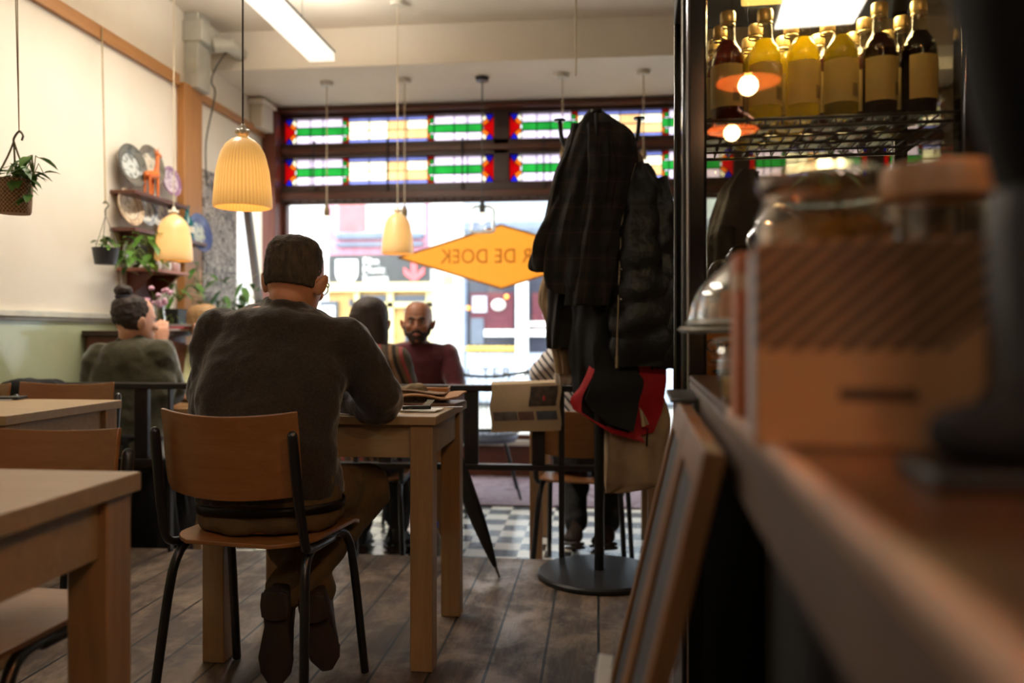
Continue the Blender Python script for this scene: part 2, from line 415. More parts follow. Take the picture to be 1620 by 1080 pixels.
for (x0, x1) in xp:
    for (z0, z1) in rows:
        root = bpy.data.objects.new('window_%d' % wi, None); COL.objects.link(root); root['kind'] = 'structure'; PM[root.name] = Matrix()
        wi += 1
        P = G(); L = G(); W_ = x1-x0; H = z1-z0
        def quad(k, pts):
            P.cm = keys.index(k)
            n = len(pts)
            vs = [(x0+a*W_, YW-.004, z0+b*H) for a, b in pts]+[(x0+a*W_, YW+.004, z0+b*H) for a, b in pts]
            P.add(vs, [tuple(range(n)), tuple(range(2*n-1, n-1, -1))])
            for i in range(n):
                a, b = Vector(vs[i]), Vector(vs[(i+1)%n]); L.bar(a, b, .007, .007)
        for mir in (0, 1):
            mx_ = (lambda a: a) if not mir else (lambda a: 1-a)
            def q(k, pts): quad(k, [(mx_(a), b) for a, b in pts])
            q('blue', [(0,1),(.045,1),(.022,.72)]); q('blue', [(0,0),(.045,0),(.022,.28)])
            q('red', [(0,1),(.022,.72),(.05,.55),(.05,.45),(.022,.28),(0,0)])
            q('amber', [(.022,.72),(.034,.86),(.058,.66),(.05,.55)]); q('amber', [(.022,.28),(.034,.14),(.058,.34),(.05,.45)])
            q('cream', [(.034,.86),(.045,1),(.058,.85),(.058,.66)]); q('cream', [(.034,.14),(.045,0),(.058,.15),(.058,.34)])
            for a0, a1 in ((.058,.125),(.125,.187),(.187,.282)):
                q('rose', [(a0,1),(a1,1),(a1,.66),(a0,.66)]); q('rose', [(a0,0),(a1,0),(a1,.34),(a0,.34)])
                q('green', [(a0,.66),(a1,.66),(a1,.34),(a0,.34)])
            q('green', [(.282,.66),(.312,.66),(.312,.34),(.282,.34)])
            q('red', [(.282,1),(.312,1),(.312,.9),(.282,.9)]); q('green', [(.282,.9),(.302,.9),(.302,.72),(.282,.72)]); q('amber', [(.302,.9),(.312,.9),(.312,.66),(.302,.66)])
            q('red', [(.282,0),(.312,0),(.312,.1),(.282,.1)]); q('green', [(.282,.1),(.302,.1),(.302,.28),(.282,.28)]); q('amber', [(.302,.1),(.312,.1),(.312,.34),(.302,.34)])
            for a0, a1, k in ((.312,.41,'cream'),(.41,.5,'cream' if not mir else 'peach')):
                q('lilac', [(a0,1),(a1,1),(a1,.86),(a0,.86)]); q('lilac', [(a0,0),(a1,0),(a1,.14),(a0,.14)])
                q(k, [(a0,.86),(a1,.86),(a1,.5),(a0,.5)]); q('peach' if mir else k, [(a0,.5),(a1,.5),(a1,.14),(a0,.14)])
        P.build('pane', mats, root, smooth=False); L.build('leading', lead, root, smooth=False)
# vertical stay rods in front of the transoms
k = 0
for u, v0, v1 in ((495,222,300),(612,220,300),(731,217,298),(860,214,298),(1005,300,212)):
    a = wy(u, v0, YW-.10); b_ = wy(u, v1, YW-.10); t, bt = max(a.z,b_.z), min(a.z,b_.z)
    G().tube([(a.x,YW-.09,bt),(a.x,YW-.09,t)], .006, 8).tube([(a.x,YW-.055,t-.01),(a.x,YW-.09,t)], .008, 8).tube([(a.x,YW-.055,bt+.01),(a.x,YW-.09,bt)], .008, 8).build(
        'transom_stay_rod', black, label=('black iron stay rod over the stained glass, ' + ('leftmost, above the seated group','second from the left','third from the left','right of the middle post','furthest right by the coat hook')[k]), category='window rod', group='stay rods across the stained glass'); k += 1
# main shop glass
ZG0, ZG1 = .145, ZT0
clear = M_clear('shop glass', (250,253,252), .03)
xm = [XJ1, wy(795,300,YW).x, wy(1172,300,YW).x, wy(1384,300,YW).x, XR]
xm = [XJ1, wy(1172,300,YW).x, XR]
for i in range(len(xm)-1):
    root = bpy.data.objects.new('window_%d' % wi, None); COL.objects.link(root); root['kind'] = 'structure'; PM[root.name] = Matrix(); wi += 1
    a, b_ = xm[i], xm[i+1]
    G().box((a+.03, YW-.003, ZG0), (b_-.03, YW+.003, ZG1)).build('pane', clear, root, smooth=False)
    f = G(); f.box((a, YW-.04, ZG0), (a+.04, YW+.04, ZG1)); f.box((b_-.04, YW-.04, ZG0), (b_, YW+.04, ZG1)); f.box((a+.04,YW-.03,ZG0),(b_-.04,YW+.03,ZG0+.04)); f.box((a+.04,YW-.03,ZG1-.02),(b_-.04,YW+.03,ZG1))
    f.build('frame', darkred, root, bevel=.004)
# side light
root = bpy.data.objects.new('window_%d' % wi, None); COL.objects.link(root); root['kind'] = 'structure'; PM[root.name] = Matrix(); wi += 1
G().box((WX-.07, SY0, SZ0), (WX-.064, SY1, SZ1)).build('pane', M_clear('side glass', (255,255,255), .03, opac=.35, ocol=(235,238,240)), root, smooth=False)
f = G(); f.box((WX-.1,SY0,SZ0),(WX+.01,SY0+.03,SZ1)); f.box((WX-.1,SY1-.03,SZ0),(WX+.01,SY1,SZ1)); f.box((WX-.1,SY0,SZ0),(WX+.02,SY1,SZ0+.03)); f.build('frame', cream, root, bevel=.004)
g = G(); g.bar((WX+.05, 6.02, 2.0), (WX+.06, 6.3, 1.0), .05, .05); tag(g.build('leaning_board', M_wood('grey brown board', (84,66,54), (66,50,42), 'z'), smooth=False), 'grey brown wooden board leaning across the side window', 'board')
# fringe along the transom bottom (uncountable lace edge)
g = G(); x = XJ1+.02
while x < XR-.05:
    g.box((x, YW-.10, ZT0-.022), (x+.014, YW-.092, ZT0+.004)); x += .075
g.box((XJ1, YW-.102, ZT0), (XR, YW-.09, ZT0+.012))
tag(g.build('lace_fringe', M('dark fringe', (70,46,36), .8), smooth=False), 'thin dark scalloped fringe along the bottom of the transom beam', 'fringe', kind='stuff')
# patterned pilaster papered with grey toile
def toile():
    m, nt, b = nodes_of('grey toile paper'); b.inputs['Roughness'].default_value = .7
    v = coords(nt); n = noise_tex(nt, v, 9, 5, .6, 2.2); n2 = noise_tex(nt, v, 22, 3, .6, 1)
    c = ramp(nt, n, [(.40, lin((84,78,78))), (.47, lin((150,140,134))), (.52, lin((200,188,176))), (.58, lin((120,110,108))), (.66, lin((188,176,164)))])
    nt.links.new(mixc(nt, ramp(nt, n2, [(.45,(0,0,0,1)),(.6,(.6,.6,.6,1))]), c, lin((90,82,84))), b.inputs['Base Color']); return m
p0 = wx(322,300,WX+.06).y; p1 = wx(374,300,WX+.06).y
g = G(); g.box((WX, p0, LZ), (WX+.06, p1, wx(325,268,WX+.06).z)); struct(g, 'trim_9', toile(), bevel=.004)
g = G(); g.box((WX, 6.2, 2.62), (WX+.10, YW-.18, 2.80)); g.box((WX, 6.15, 2.80), (WX+.13, YW-.18, 2.83)); struct(g, 'trim_10', plaster, bevel=.006)
# small grey boxed duct above the post
g = G(); g.box((WX, 5.16, 2.62), (WX+.10, 5.34, CZ)); g.tube([(WX+.13,5.30,2.94),(WX+.22,5.35,2.96),(WX+.22,5.55,2.96)], .05, 14)
g.box((WX, 5.14, 2.92), (WX+.14, 5.4, 3.06))
tag(g.build('pipe_casing', M('grey paint', (196,192,178), .5), bevel=.008), 'grey boxed pipe casing above the wooden wall post', 'pipe casing')
g = G(); g.tube([(WX+.19,5.4,2.94),(WX+.12,5.36,2.8),(WX+.11,5.33,2.7),(WX+.13,5.34,2.62),(WX+.07,5.33,2.3),(WX+.075,5.33,2.0)], .006, 6, smooth=4)
tag(g.build('wall_cable', M('grey cable', (90,84,76), .6)), 'thin dark cable running down from the pipe casing beside the post', 'cable')
# purple doormat rug
def rugm():
    m, nt, b = nodes_of('mauve rug'); b.inputs['Roughness'].default_value = .95
    n = noise_tex(nt, coords(nt), 4, 4, .6, 1.5); nt.links.new(ramp(nt, n, [(.35, lin((92,70,78))), (.5, lin((120,102,110))), (.65, lin((78,58,66)))]), b.inputs['Base Color']); return m
g = G(); g.box((-1.9, 5.42, LZ), (1.5, 6.5, LZ+.012)); tag(g.build('rug', rugm(), bevel=.003), 'mauve patterned rug on the tiles below the shop window', 'rug')
# ================================================================== STREET
paint = M('white facade', (206,204,202), .8, 0, (196,196,196)); YS = 13.2
def street_box(lo_px, hi_px, Y, depth, mat, name, parent, label=None, **k):
    a = wy(lo_px[0], lo_px[1], Y); b_ = wy(hi_px[0], hi_px[1], Y)
    g = G(); g.box((min(a.x,b_.x), Y, min(a.z,b_.z)), (max(a.x,b_.x), Y+depth, max(a.z,b_.z)))
    o = g.build(name, mat, parent, smooth=False)
    return o
g = G(); g.box((-14, YW+.2, -.35), (14, YS+8, -.2)); o = struct(g, 'floor.002', M('street paving', (150,146,140), .8), smooth=False)
bl = thing('street_shop', 'pale shop building across the street, with a pink window and grey music venue sign', 'building', (0, YS, -.2))
PM[bl.name] = Matrix.Translation((0,YS,-.2))
def sb(name, u0, v0, u1, v1, mat, y0=0, y1=.05):
    a = wy(u0, v0, YS+y0); b_ = wy(u1, v1, YS+y0); g = G()
    g.box((min(a.x,b_.x), YS+y0, min(a.z,b_.z)), (max(a.x,b_.x), YS+y1, max(a.z,b_.z)))
    return g.build(name, mat, bl, world=True, smooth=False)
bx0 = wy(300,500,YS).x; bx1 = wy(733,500,YS).x
G().box((-9, YS+.3, -.2), (bx1, YS+4, 9)).build('wall', paint, bl, world=True, smooth=False)
sb('pilaster', 478, 250, 520, 760, paint, .1, .3); sb('pilaster', 680, 250, 733, 760, paint, .05, .3)
sb('pink_window_frame', 520, 300, 682, 402, M('pink paint', (190,128,148), .7), .12, .3)
sb('window_pane', 530, 305, 672, 372, M('pale window', (172,172,184), .3), .08, .12)
sb('window_poster', 535, 322, 577, 366, M('pink poster', (176,92,100), .6), .05, .08)
sb('window_poster', 580, 330, 640, 366, M('cream poster', (220,200,160), .6), .05, .08)
sb('window_ledge', 530, 370, 668, 376, M('blue grey ledge', (92,104,124), .6), .0, .1)
sb('window_ledge', 530, 384, 668, 388, M('blue grey ledge', (92,104,124), .6), .0, .1)
sgn = sb('venue_sign', 522, 404, 680, 447, M('dark sign', (56,56,58), .6), .0, .12)
signw = M('sign white', (245,245,245), .6)
def shield():
    pts = []; a = wy(532,411,YS); b_ = wy(566,449,YS); x0, x1, z1, z0 = a.x, b_.x, a.z, b_.z; r = (x1-x0)/2; cx = (x0+x1)/2
    pts = [(x0, z1), (x0, z0+r)]+[(cx-r*cos(t), z0+r-r*sin(t)) for t in (pi*k/12 for k in range(1,12))]+[(x1, z0+r), (x1, z1)]
    return G().prism(pts, YS-.03, YS+.0)
shield().build('shield_emblem', signw, bl, world=True, smooth=False)
tp = wy(574,427,YS-.02); text('sign_lettering', 'Film\nMusic\nEvents', .165, signw, bl, (tp.x, -.03, tp.z+.2+.14), align='LEFT', ext=.004).location = (tp.x, -.03, tp.z+.2)
cx, cz = wy(655,427,YS-.02).x, wy(655,427,YS-.02).z
ar = [(-.16,.03),(-.06,-.05),(-.045,.2),(.045,.2),(.06,-.05),(.16,.03),(.16,-.07),(0,-.2),(-.16,-.07)]
ar = [(-.17,.05),(-.045,-.06),(-.045,.2),(.045,.2),(.045,-.06),(.17,.05),(.17,-.06),(0,-.2),(-.17,-.06)]
G().prism([(cx+a, cz+b) for a, b in ar], YS-.03, YS).build('arrow_emblem', M('sign pink', (216,90,96), .6), bl, world=True, smooth=False)
ent = M('cream stone', (216,198,146), .8); och = M('ochre door', (200,160,96), .7)
sb('entablature', 508, 447, 684, 460, ent, -.05, .3); sb('door_surround', 508, 460, 684, 640, och, .12, .3)
sb('door_mullion', 560, 460, 568, 640, ent, .02, .2); sb('door_mullion', 612, 460, 622, 640, ent, .02, .2); sb('door_mullion', 674, 460, 684, 640, ent, .02, .2)
sb('door_transom', 560, 478, 684, 486, ent, .02, .2)
dg = M('dark blue glass', (50,56,72), .3)
sb('transom_pane', 570, 467, 611, 477, dg, .06, .13); sb('transom_pane', 624, 467, 673, 477, dg, .06, .13)
sb('door_pane', 570, 488, 611, 620, M('pale door glass', (150,158,170), .3), .08, .13); sb('door_pane', 640, 488, 673, 620, dg, .08, .13)
sb('door_poster', 660, 488, 672, 534, M('coral poster', (232,120,120), .6), .05, .08)
sb('wall_niche', 506, 476, 533, 510, M('slate frame', (80,84,96), .6), .02, .12); sb('notice', 510, 484, 529, 506, signw, .0, .03)
sb('house_number_plate', 552, 473, 557, 484, M('slate frame', (80,84,96), .6), .05, .12)
sb('wall_plaque', 690, 433, 702, 452, M('grey plaque', (150,146,134), .6), .02, .1)
sb('green_plaque', 704, 436, 716, 450, M('green plaque', (150,220,110), .6), .0, .1)
b2 = thing('street_shop', 'grey blue bakery front across the street with bread in its window', 'building', (bx1, YS, -.2)); bl = b2
PM[b2.name] = Matrix.Translation((bx1,YS,-.2))
G().box((bx1+.01, YS+.3, -.2), (9, YS+4, 9)).build('wall', M('grey white facade', (184,190,198), .8), b2, world=True, smooth=False)
gb = M('grey blue woodwork', (104,114,136), .6)
sb('fascia', 734, 318, 1300, 362, M('pale blue fascia', (150,162,176), .6), .08, .3)
sb('fascia_strip', 734, 352, 1300, 357, gb, .0, .1); sb('upper_pane', 734, 325, 812, 350, M('pale pane', (176,186,186), .3), .04, .1)
sb('shop_window', 735, 425, 1300, 562, M('shop window dark', (52,54,68), .25), .10, .3)
sb('shop_window_frame', 733, 420, 738, 600, gb, .0, .2)
sb('maroon_interior', 744, 463, 812, 520, M('maroon shelf', (90,30,44), .7), .07, .1)
sb('maroon_interior', 842, 463, 870, 520, M('maroon shelf', (90,30,44), .7), .07, .1)
sb('hanging_shirt', 747, 468, 770, 494, M('pale shirt', (170,172,184), .7), .04, .07)
sb('counter_front', 745, 503, 765, 545, M('blue grey box', (92,100,116), .6), .04, .08)
sb('window_banner', 766, 521, 870, 532, signw, .03, .07); sb('window_banner', 836, 508, 870, 516, signw, .03, .07)
for u in range(738, 826, 9): 
    a = wy(u+4, 552, YS); G().ell((a.x, YS+.02, a.z), (.075,.06,.055), 10, 6).build('bread_loaf', M('bread yellow', (214,178,84), .7), b2, world=True)
sb('stall_riser', 738, 558, 1300, 640, M('pale blue panel', (166,176,194), .6), .0, .3)
sb('shop_column', 816, 438, 834, 640, signw, -.12, .1)
for (u, v) in ((801,469),(740,487)):
    a = wy(u, v, YS-.0); G().ell((a.x, YS+.03, a.z), (.035,.03,.035), 10, 6).build('shop_lamp', M_emit('orange bulb', (255,150,60), 3), b2, world=True)
a = wy(788,482,YS); G().ell((a.x,YS+.05,a.z),(.12,.03,.10),10,6).build('window_flowers', M('pale flowers', (206,200,196), .8), b2, world=True)
sb('window_planter', 860, 478, 1300, 500, signw, -.02, .1)
# orange diamond sign on the glass
ds = thing('window_sign', 'orange diamond sign with mirrored lettering stuck on the shop window', 'sign', wy(793,406,YW-.02))
c = wy(793,406,YW-.02); hw = abs(wy(961,406,YW).x-c.x); hh = abs(wy(793,356,YW).z-c.z)
def M_sign():
    m = bpy.data.materials.new('orange vinyl'); m.use_nodes = True; nt = m.node_tree; b = nt.nodes['Principled BSDF']
    b.inputs['Base Color'].default_value = lin((250,192,96)); b.inputs['Roughness'].default_value = .5
    t = nt.nodes.new('ShaderNodeBsdfTranslucent'); t.inputs[0].default_value = lin((255,204,112)); mx = nt.nodes.new('ShaderNodeMixShader'); mx.inputs[0].default_value = SIGN_T
    o = nt.nodes['Material Output']; nt.links.new(b.outputs[0], mx.inputs[1]); nt.links.new(t.outputs[0], mx.inputs[2]); nt.links.new(mx.outputs[0], o.inputs[0]); return m
SIGN_T = .55
G().prism([(-hw,0),(0,hh),(hw,0),(0,-hh)], -.003, .003).build('sign_panel', M_sign(), ds, smooth=False)
rm = M('sign rim', (150,84,22), .6)
rim = G(); q = [(-hw,0),(0,hh),(hw,0),(0,-hh)]
for i in range(4): a, b_ = q[i], q[(i+1)%4]; rim.bar((a[0],0,a[1]), (b_[0],0,b_[1]), .012, .012)
rim.build('sign_rim', rm, ds, smooth=False)
text('sign_lettering', 'KEER DE DOEK', .165, M('sign letters', (214,140,44), .6), ds, (0, -.007, 0), rot=(pi/2,0,pi), sx=.86, space=1.04)
# pale lettering low on the glass
a = wy(776, 591, YW-.02)
lt = thing('window_lettering', 'pale grey lettering low on the shop window above the railing', 'lettering', (a.x, YW-.012, a.z))
for i, ch in enumerate('JLN TER AT'):
    if ch != ' ': text('letter', ch, .12, M('pale grey letters', (150,144,134), .7), lt, ((i-4.5)*.085, 0, 0), ext=.0008)
# ================================================================== FURNITURE
TZ = .755
def table(name, label, x0, x1, y0, y1, z=0, mat=birch, matv=birchv, leg=.068, group=None, top=.026):
    cx, cy = (x0+x1)/2, (y0+y1)/2; w, d = x1-x0, y1-y0
    t = thing(name, label, 'table', (cx, cy, z), group=group)
    G().box((-w/2,-d/2,TZ-top), (w/2,d/2,TZ)).build('tabletop', mat, t, bevel=.003)
    i = .012
    for sx in (-1,1):
        for sy in (-1,1):
            a, b = sx*(w/2-i), sx*(w/2-i-leg); c, e = sy*(d/2-i), sy*(d/2-i-leg)
            G().box((min(a,b),min(c,e),0), (max(a,b),max(c,e),TZ-top)).build('leg', matv, t, bevel=.003)
    q = i+.015
    for sy in (-1,1):
        c = sy*(d/2-q); G().box((-w/2+i+leg, min(c,c-sy*.02), TZ-top-.10), (w/2-i-leg, max(c,c-sy*.02), TZ-top)).build('apron', mat, t, bevel=.002)
    for sx in (-1,1):
        c = sx*(w/2-q); G().box((min(c,c-sx*.02), -d/2+i+leg, TZ-top-.10), (max(c,c-sx*.02), d/2-i-leg, TZ-top)).build('apron', mat, t, bevel=.002)
    return t
def chair(label, loc, rz, name='school_chair', group=None, wood=None, metal=None):
    wood = wood or ply; metal = metal or black
    t = thing(name, label, 'chair', loc, rz, group)
    def seat(u, v):
        x = (u-.5)*.40; y = (v-.5)*.385
        z = .458 - .012*cos((u-.5)*pi)**2*sin(pi*min(1,max(0,(v-.05)))) + (.0 if v < .85 else -.06*(v-.85)**1.5*4)
        sh = 1-.05*abs(2*v-1)**6 - (.34*((.30-v)/.30)**2.2 if v < .3 else 0)
        return (x*sh, y-.005, z)
    G().sheet(seat, 14, 14, .011).build('seat', wood, t, bevel=.002)
    def back(u, v):
        x = (u-.5)*.392*(1-.06*(v < .2)*((.2-v)/.2)**2); z = .585+.205*v + .006*sin(pi*v)
        crv = .046*(1-(2*u-1)**2)
        zt = (.014*(2*u-1)**2 if v > .5 else .012*(1-(2*u-1)**2)*-1)
        return (x, -.187-.03*v-crv+.022, z+zt)
    G().sheet(back, 16, 8, .009).build('backrest', wood, t, bevel=.002)
    for s in (-1,1):
        G().tube([(s*.212,.178,0.004),(s*.198,.13,.33),(s*.190,.105,.415),(s*.185,.06,.441),(s*.183,.0,.441)], .0125, 10, smooth=4).build('leg', metal, t)
        G().tube([(s*.219,-.205,0.004),(s*.200,-.165,.30),(s*.190,-.14,.40),(s*.185,-.09,.436),(s*.183,.0,.441)], .0125, 10, smooth=4).build('leg', metal, t)
        G().tube([(s*.186,.02,.436),(s*.196,-.13,.440),(s*.204,-.168,.462),(s*.203,-.185,.52),(s*.200,-.200,.60),(s*.197,-.222,.745)], [.0125,.0125,.0125,.013,.014,.0135], 10, smooth=4, flat=.9, round_=True).build('upright', metal, t)
    G().tube([(-.183,.06,.44),(.183,.06,.44)], .009, 8).tube([(-.183,-.08,.44),(.183,-.08,.44)], .009, 8).build('seat_rail', metal, t)
    return t
def floorpt(u, v, z=0): return pv(u, v, (CH-z)*FPX/(v-HV))
# the man's table
A = pv(681,659,2.41); B = pv(741,634,2.975)
mx1 = (A.x+B.x)/2+.005; mw = .735
MT = table('cafe_table', 'light wooden cafe table where the man in grey leans, cutlery on top', mx1-mw, mx1, A.y, B.y)
# left tables
C1 = pv(224,745,1.46); C2 = pv(193,632,3.03)
table('cafe_table', 'light wooden table in the left foreground, bare top', C1.x-.75, C1.x, C1.y-.62, C1.y, leg=.072, top=.034)
table('cafe_table', 'light wooden table by the left wall in front of the railing', C2.x-.72, C2.x, C2.y-.60, C2.y, top=.03)
# main chair
c = cw(-.682, 2.30, 0)
chair('orange plywood chair with black tube legs, the man in grey sits on it', (c.x, c.y, 0), radians(-8))
c = cw(-1.035, 1.54, 0)
chair('plywood chair tucked under the left foreground table, its seat showing', (c.x, c.y, 0), radians(180-2))
c = cw((103-810)/FPX*3.33, 3.13, 0)
chair('plywood chair behind the table by the left wall, below the top rail', (c.x, c.y, 0), radians(180+3))
c = cw((-55-810)/FPX*3.33, 3.10, 0)
chair('plywood chair at the left picture edge with a black jacket over it', (c.x, c.y, 0), radians(180-6))
c2_ = pz(14, 3.42, 0)
# ------------------------------------------------------------------ railing
RYY = PE-.04
def rx(u): return wy(u, 600, RYY).x
t = thing('railing', 'black wooden railing across the room between the plank floor and the tiles', 'railing', (-1, RYY, 0)); PM[t.name] = Matrix.Translation((-1,RYY,0))
def rl(name, u0, u1, z0, z1, dy=.045):
    G().box((rx(u0), RYY-dy/2, z0), (rx(u1), RYY+dy/2, z1)).build(name, blackw, t, world=True, bevel=.003)
xw = WX+.03
G().box((xw, RYY-.03, .745), (rx(960), RYY+.03, .772)).build('top_rail', blackw, t, world=True, bevel=.004)
G().box((xw, RYY-.0225, .40), (rx(960), RYY+.0225, .425)).build('bottom_rail', blackw, t, world=True, bevel=.003)
for u0, u1 in ((120,140),(215,236),(330,350),(470,490),(600,620),(735,757),(842,862)): rl('baluster', u0, u1, .425, .745, .03)
for u0, u1 in ((166,176),(268,272),(560,566),(884,893)): rl('post', u0, u1, .0, .745, .035)
rl('post', 700, 712, .0, .40, .035)
# ------------------------------------------------------------------ tables and chairs beyond the railing (lower floor)
a = wy(905,845,4.75)
xa, xb = wy(833,700,4.0).x, wy(1050,700,4.0).x
oakv = M_wood('oak_upright', (168,128,88), (146,106,68), 'z'); oak = M_wood('oak', (172,132,90), (150,110,72), 'x')
table('cafe_table', 'light wooden table behind the coat stand on the tiles', xa, xb, 4.02, 4.72, LZ, oak, oakv, .06)
xa, xb = wy(600,700,4.55).x, wy(712,700,4.55).x
xa, xb = wy(480,700,4.15).x, wy(705,700,4.15).x
table('cafe_table', 'wooden table between the long haired woman and the bearded man', xa, xb, 4.12, 4.72, LZ, oak, oakv, .06)
xa, xb = wy(215,700,4.3).x, wy(345,700,4.3).x
table('cafe_table', 'wooden table between the woman with the bun and the fair haired guest', xa, xb, 4.12, 4.72, LZ, oak, oakv, .06)
def seat_at(u, y, rz, label, **k):
    c = wy(u, 600, y); return chair(label, (c.x, y, LZ), rz, **k)
seat_at(582, 3.97, radians(2), 'plywood chair under the long haired woman behind the railing')
seat_at(672, 4.98, radians(178), 'plywood chair under the bearded man in maroon')
seat_at(212, 3.95, radians(0), 'dark chair under the woman with the bun behind the railing', wood=blackw)
seat_at(324, 4.94, radians(180), 'chair under the fair haired guest by the shelves', wood=blackw)
seat_at(925, 4.02, radians(-8), 'plywood chair with black legs behind the coat stand')
# ------------------------------------------------------------------ umbrella leaning on the railing
a = pv(728,742,3.50); b = floorpt(790,914)
a.z = .42
t = thing('folded_umbrella', 'folded black umbrella leaning against the railing, tip on the planks', 'umbrella', (b.x, b.y, 0))
top = pv(688,640,3.50); d = (top-Vector((b.x,b.y,0)))
P0 = Vector((b.x,b.y,.002))
G().tube([P0+d*.06, P0+d*.16, P0+d*.32, P0+d*.55, P0+d*.8, P0+d*.9], [.008,.020,.031,.036,.03,.012], 14, smooth=3).build('canopy', M('umbrella cloth', (24,24,26), .7, bump=.3, bs=30), t, world=True)
G().tube([P0, P0+d*.07], [.005,.008], 8).build('tip', chrome, t, world=True)
G().tube([P0+d*.88, P0+d*1.0], .009, 8).build('handle', black, t, world=True)
# newspaper over the rail
nx0, nx1 = wy(777,640,RYY-.05).x, wy(887,640,RYY-.05).x
nz1, nz0 = .785, wy(830,682,RYY-.05).z
def newsm():
    m, nt, b = nodes_of('newsprint'); b.inputs['Roughness'].default_value = .9
    v = coords(nt, (1,1,1)); s = nt.nodes.new('ShaderNodeSeparateXYZ'); nt.links.new(v, s.inputs[0])
    ln = math_(nt, 'GREATER_THAN', math_(nt, 'SINE', math_(nt, 'MULTIPLY', s.outputs[2], 900)), .2)
    n = noise_tex(nt, coords(nt, (150,1,60)), 3, 2); ln = math_(nt, 'MULTIPLY', ln, ramp(nt, n, [(.42,(0,0,0,1)),(.5,(1,1,1,1))]))
    nt.links.new(mixc(nt, math_(nt, 'MULTIPLY', ln, .45), lin((196,172,140)), lin((90,78,64))), b.inputs['Base Color']); return m
t = thing('newspaper', 'folded newspaper hanging over the railing left of the coats', 'newspaper', (nx0, RYY-.045, nz0)); PM[t.name] = Matrix.Translation((nx0, RYY-.045, nz0))
W_ = nx1-nx0; H_ = nz1-nz0
def nf(u, v):
    z = v*1.12
    if z <= 1: return (u*W_+.004*sin(9*z), -.010-.012*sin(pi*z)+.004*sin(u*7), H_*z+ (u-.5)*.012)
    q = (z-1)/.12; return (u*W_, -.010+.09*q, H_+.006*sin(pi*q)+(u-.5)*.012)
G().sheet(nf, 12, 24, .004).build('pages', newsm(), t)
def nphoto(name, u0, u1, z0, z1, c, c2):
    def f(u, v):
        p = Vector(nf(u0+(u1-u0)*u, (z0+(z1-z0)*v)/1.12)); p.y -= .0045; return p
    G().sheet(f, 6, 6, .0012).build(name, M(name+str(u0), c, .85, 0, c2, ns=30), t)
nphoto('front_photo', .56, .95, .52, .93, (92,74,60), (50,42,38))
nphoto('small_photo', .04, .38, .24, .42, (120,112,108), (86,76,70)); nphoto('small_photo', .40, .62, .24, .42, (130,96,84), (80,66,60)); nphoto('small_photo', .66, .95, .24, .42, (96,100,110), (70,70,74))
G().ell((W_*.77, -.034, H_*.70), (.006,.002,.012), 8, 6).build('red_detail', M('print red', (190,50,50), .7), t)
# ------------------------------------------------------------------ water bottle on the tiles
c = pz(688, 3.78, LZ)
t = thing('water_bottle', 'clear plastic water bottle with a blue cap standing behind the table leg', 'bottle', c)
G().lathe([(0,.0),(.034,.003),(.036,.02),(.033,.06),(.036,.10),(.036,.16),(.030,.20),(.014,.245),(.013,.262),(0,.262)], n=20).build('body', M_clear('pet plastic', (225,235,240), .25), t)
G().lathe([(0,.258),(.017,.258),(.017,.282),(0,.282)], n=16).build('cap', M('blue cap', (30,60,190), .4), t)
G().lathe([(.037,.03),(.037,.09)], n=20).build('label', M('pale label', (196,214,230), .6), t)
# white block on tiles
# ------------------------------------------------------------------ things on the man's table
def on(u, v, z=TZ): return pv(u, v, (CH-z)*FPX/(v-HV))
kraft = M('kraft paper', (176,130,88), .8, 0, (158,112,72), ns=8)
p = on(672,641)
t = thing('serving_board', 'brown wooden serving board with folded paper at the far end of the table', 'board', (p.x, p.y, TZ), radians(-4))
def slab(nm, x0,y0,z0,x1,y1,z1, m, par, rz=0):
    g = G().box((x0,y0,z0),(x1,y1,z1)); g.xf(Matrix.Rotation(rz,4,'Z')); return g.build(nm, m, par, bevel=.002)
slab('board', -.14,-.06,0,.12,.10,.012, M_wood('walnut board', (120,82,52), (96,64,40)), t)
def fold(u, v): return (-.11+.24*u, -.05+.12*v, .024+.014*abs(sin(u*4+v))+.006*v)
G().sheet(fold, 12, 6, .005).build('folded_paper', kraft, t)
def fold2(u, v): return (-.13+.20*u, -.02+.10*v, .046+.006*sin(u*5))
G().sheet(fold2, 12, 6, .004).build('folded_paper', M('grey kraft', (150,120,92), .8), t)
p = pz(690, 2.88, TZ)
t = thing('wooden_block', 'small orange wooden box at the far right corner of the man table', 'box', (p.x-.0, p.y, TZ), radians(3))
slab('body', -.045,-.035,0,.045,.035,.058, M_wood('orange wood', (206,138,80), (188,120,64)), t)
slab('lid', -.047,-.037,.052,.047,.037,.058, M_wood('pale wood lid', (222,168,120), (206,150,100)), t)
# crumpled scarf / gloves
def lump(name, mat, label, cat, c, parts, vox=.006, disp=(.03,.012)):
    g = G()
    for (dx,dy,dz,rx_,ry_,rz_) in parts: g.ell((c.x+dx,c.y+dy,c.z+dz), (rx_,ry_,rz_), 14, 9)
    o = g.build(name, mat, None, remesh=vox, relax=4, disp=disp); tag(o, label, cat); return o
p = pz(648, 2.82, TZ)
glv = M('sand knit', (150,128,96), .9, 0, (104,86,62), ns=18, bump=.6, bs=80)
lump('crumpled_scarf', glv, 'crumpled sand coloured scarf lying on the table beside the orange box', 'scarf', p, [(-.03,0,.03,.055,.03,.035),(.02,.01,.045,.045,.03,.03),(.045,0,.03,.018,.02,.04),(-.06,.01,.02,.03,.03,.025)])
p = pz(614, 2.84, TZ)
lump('woollen_hat', M('brown felt', (110,72,40), .9, 0, (70,50,34), bump=.5), 'small brown and grey woollen hat behind the leaning arm', 'hat', p, [(0,0,.035,.04,.035,.045),(-.035,.02,.06,.03,.03,.03),(.02,-.01,.02,.035,.03,.025)])
p = on(664,650)
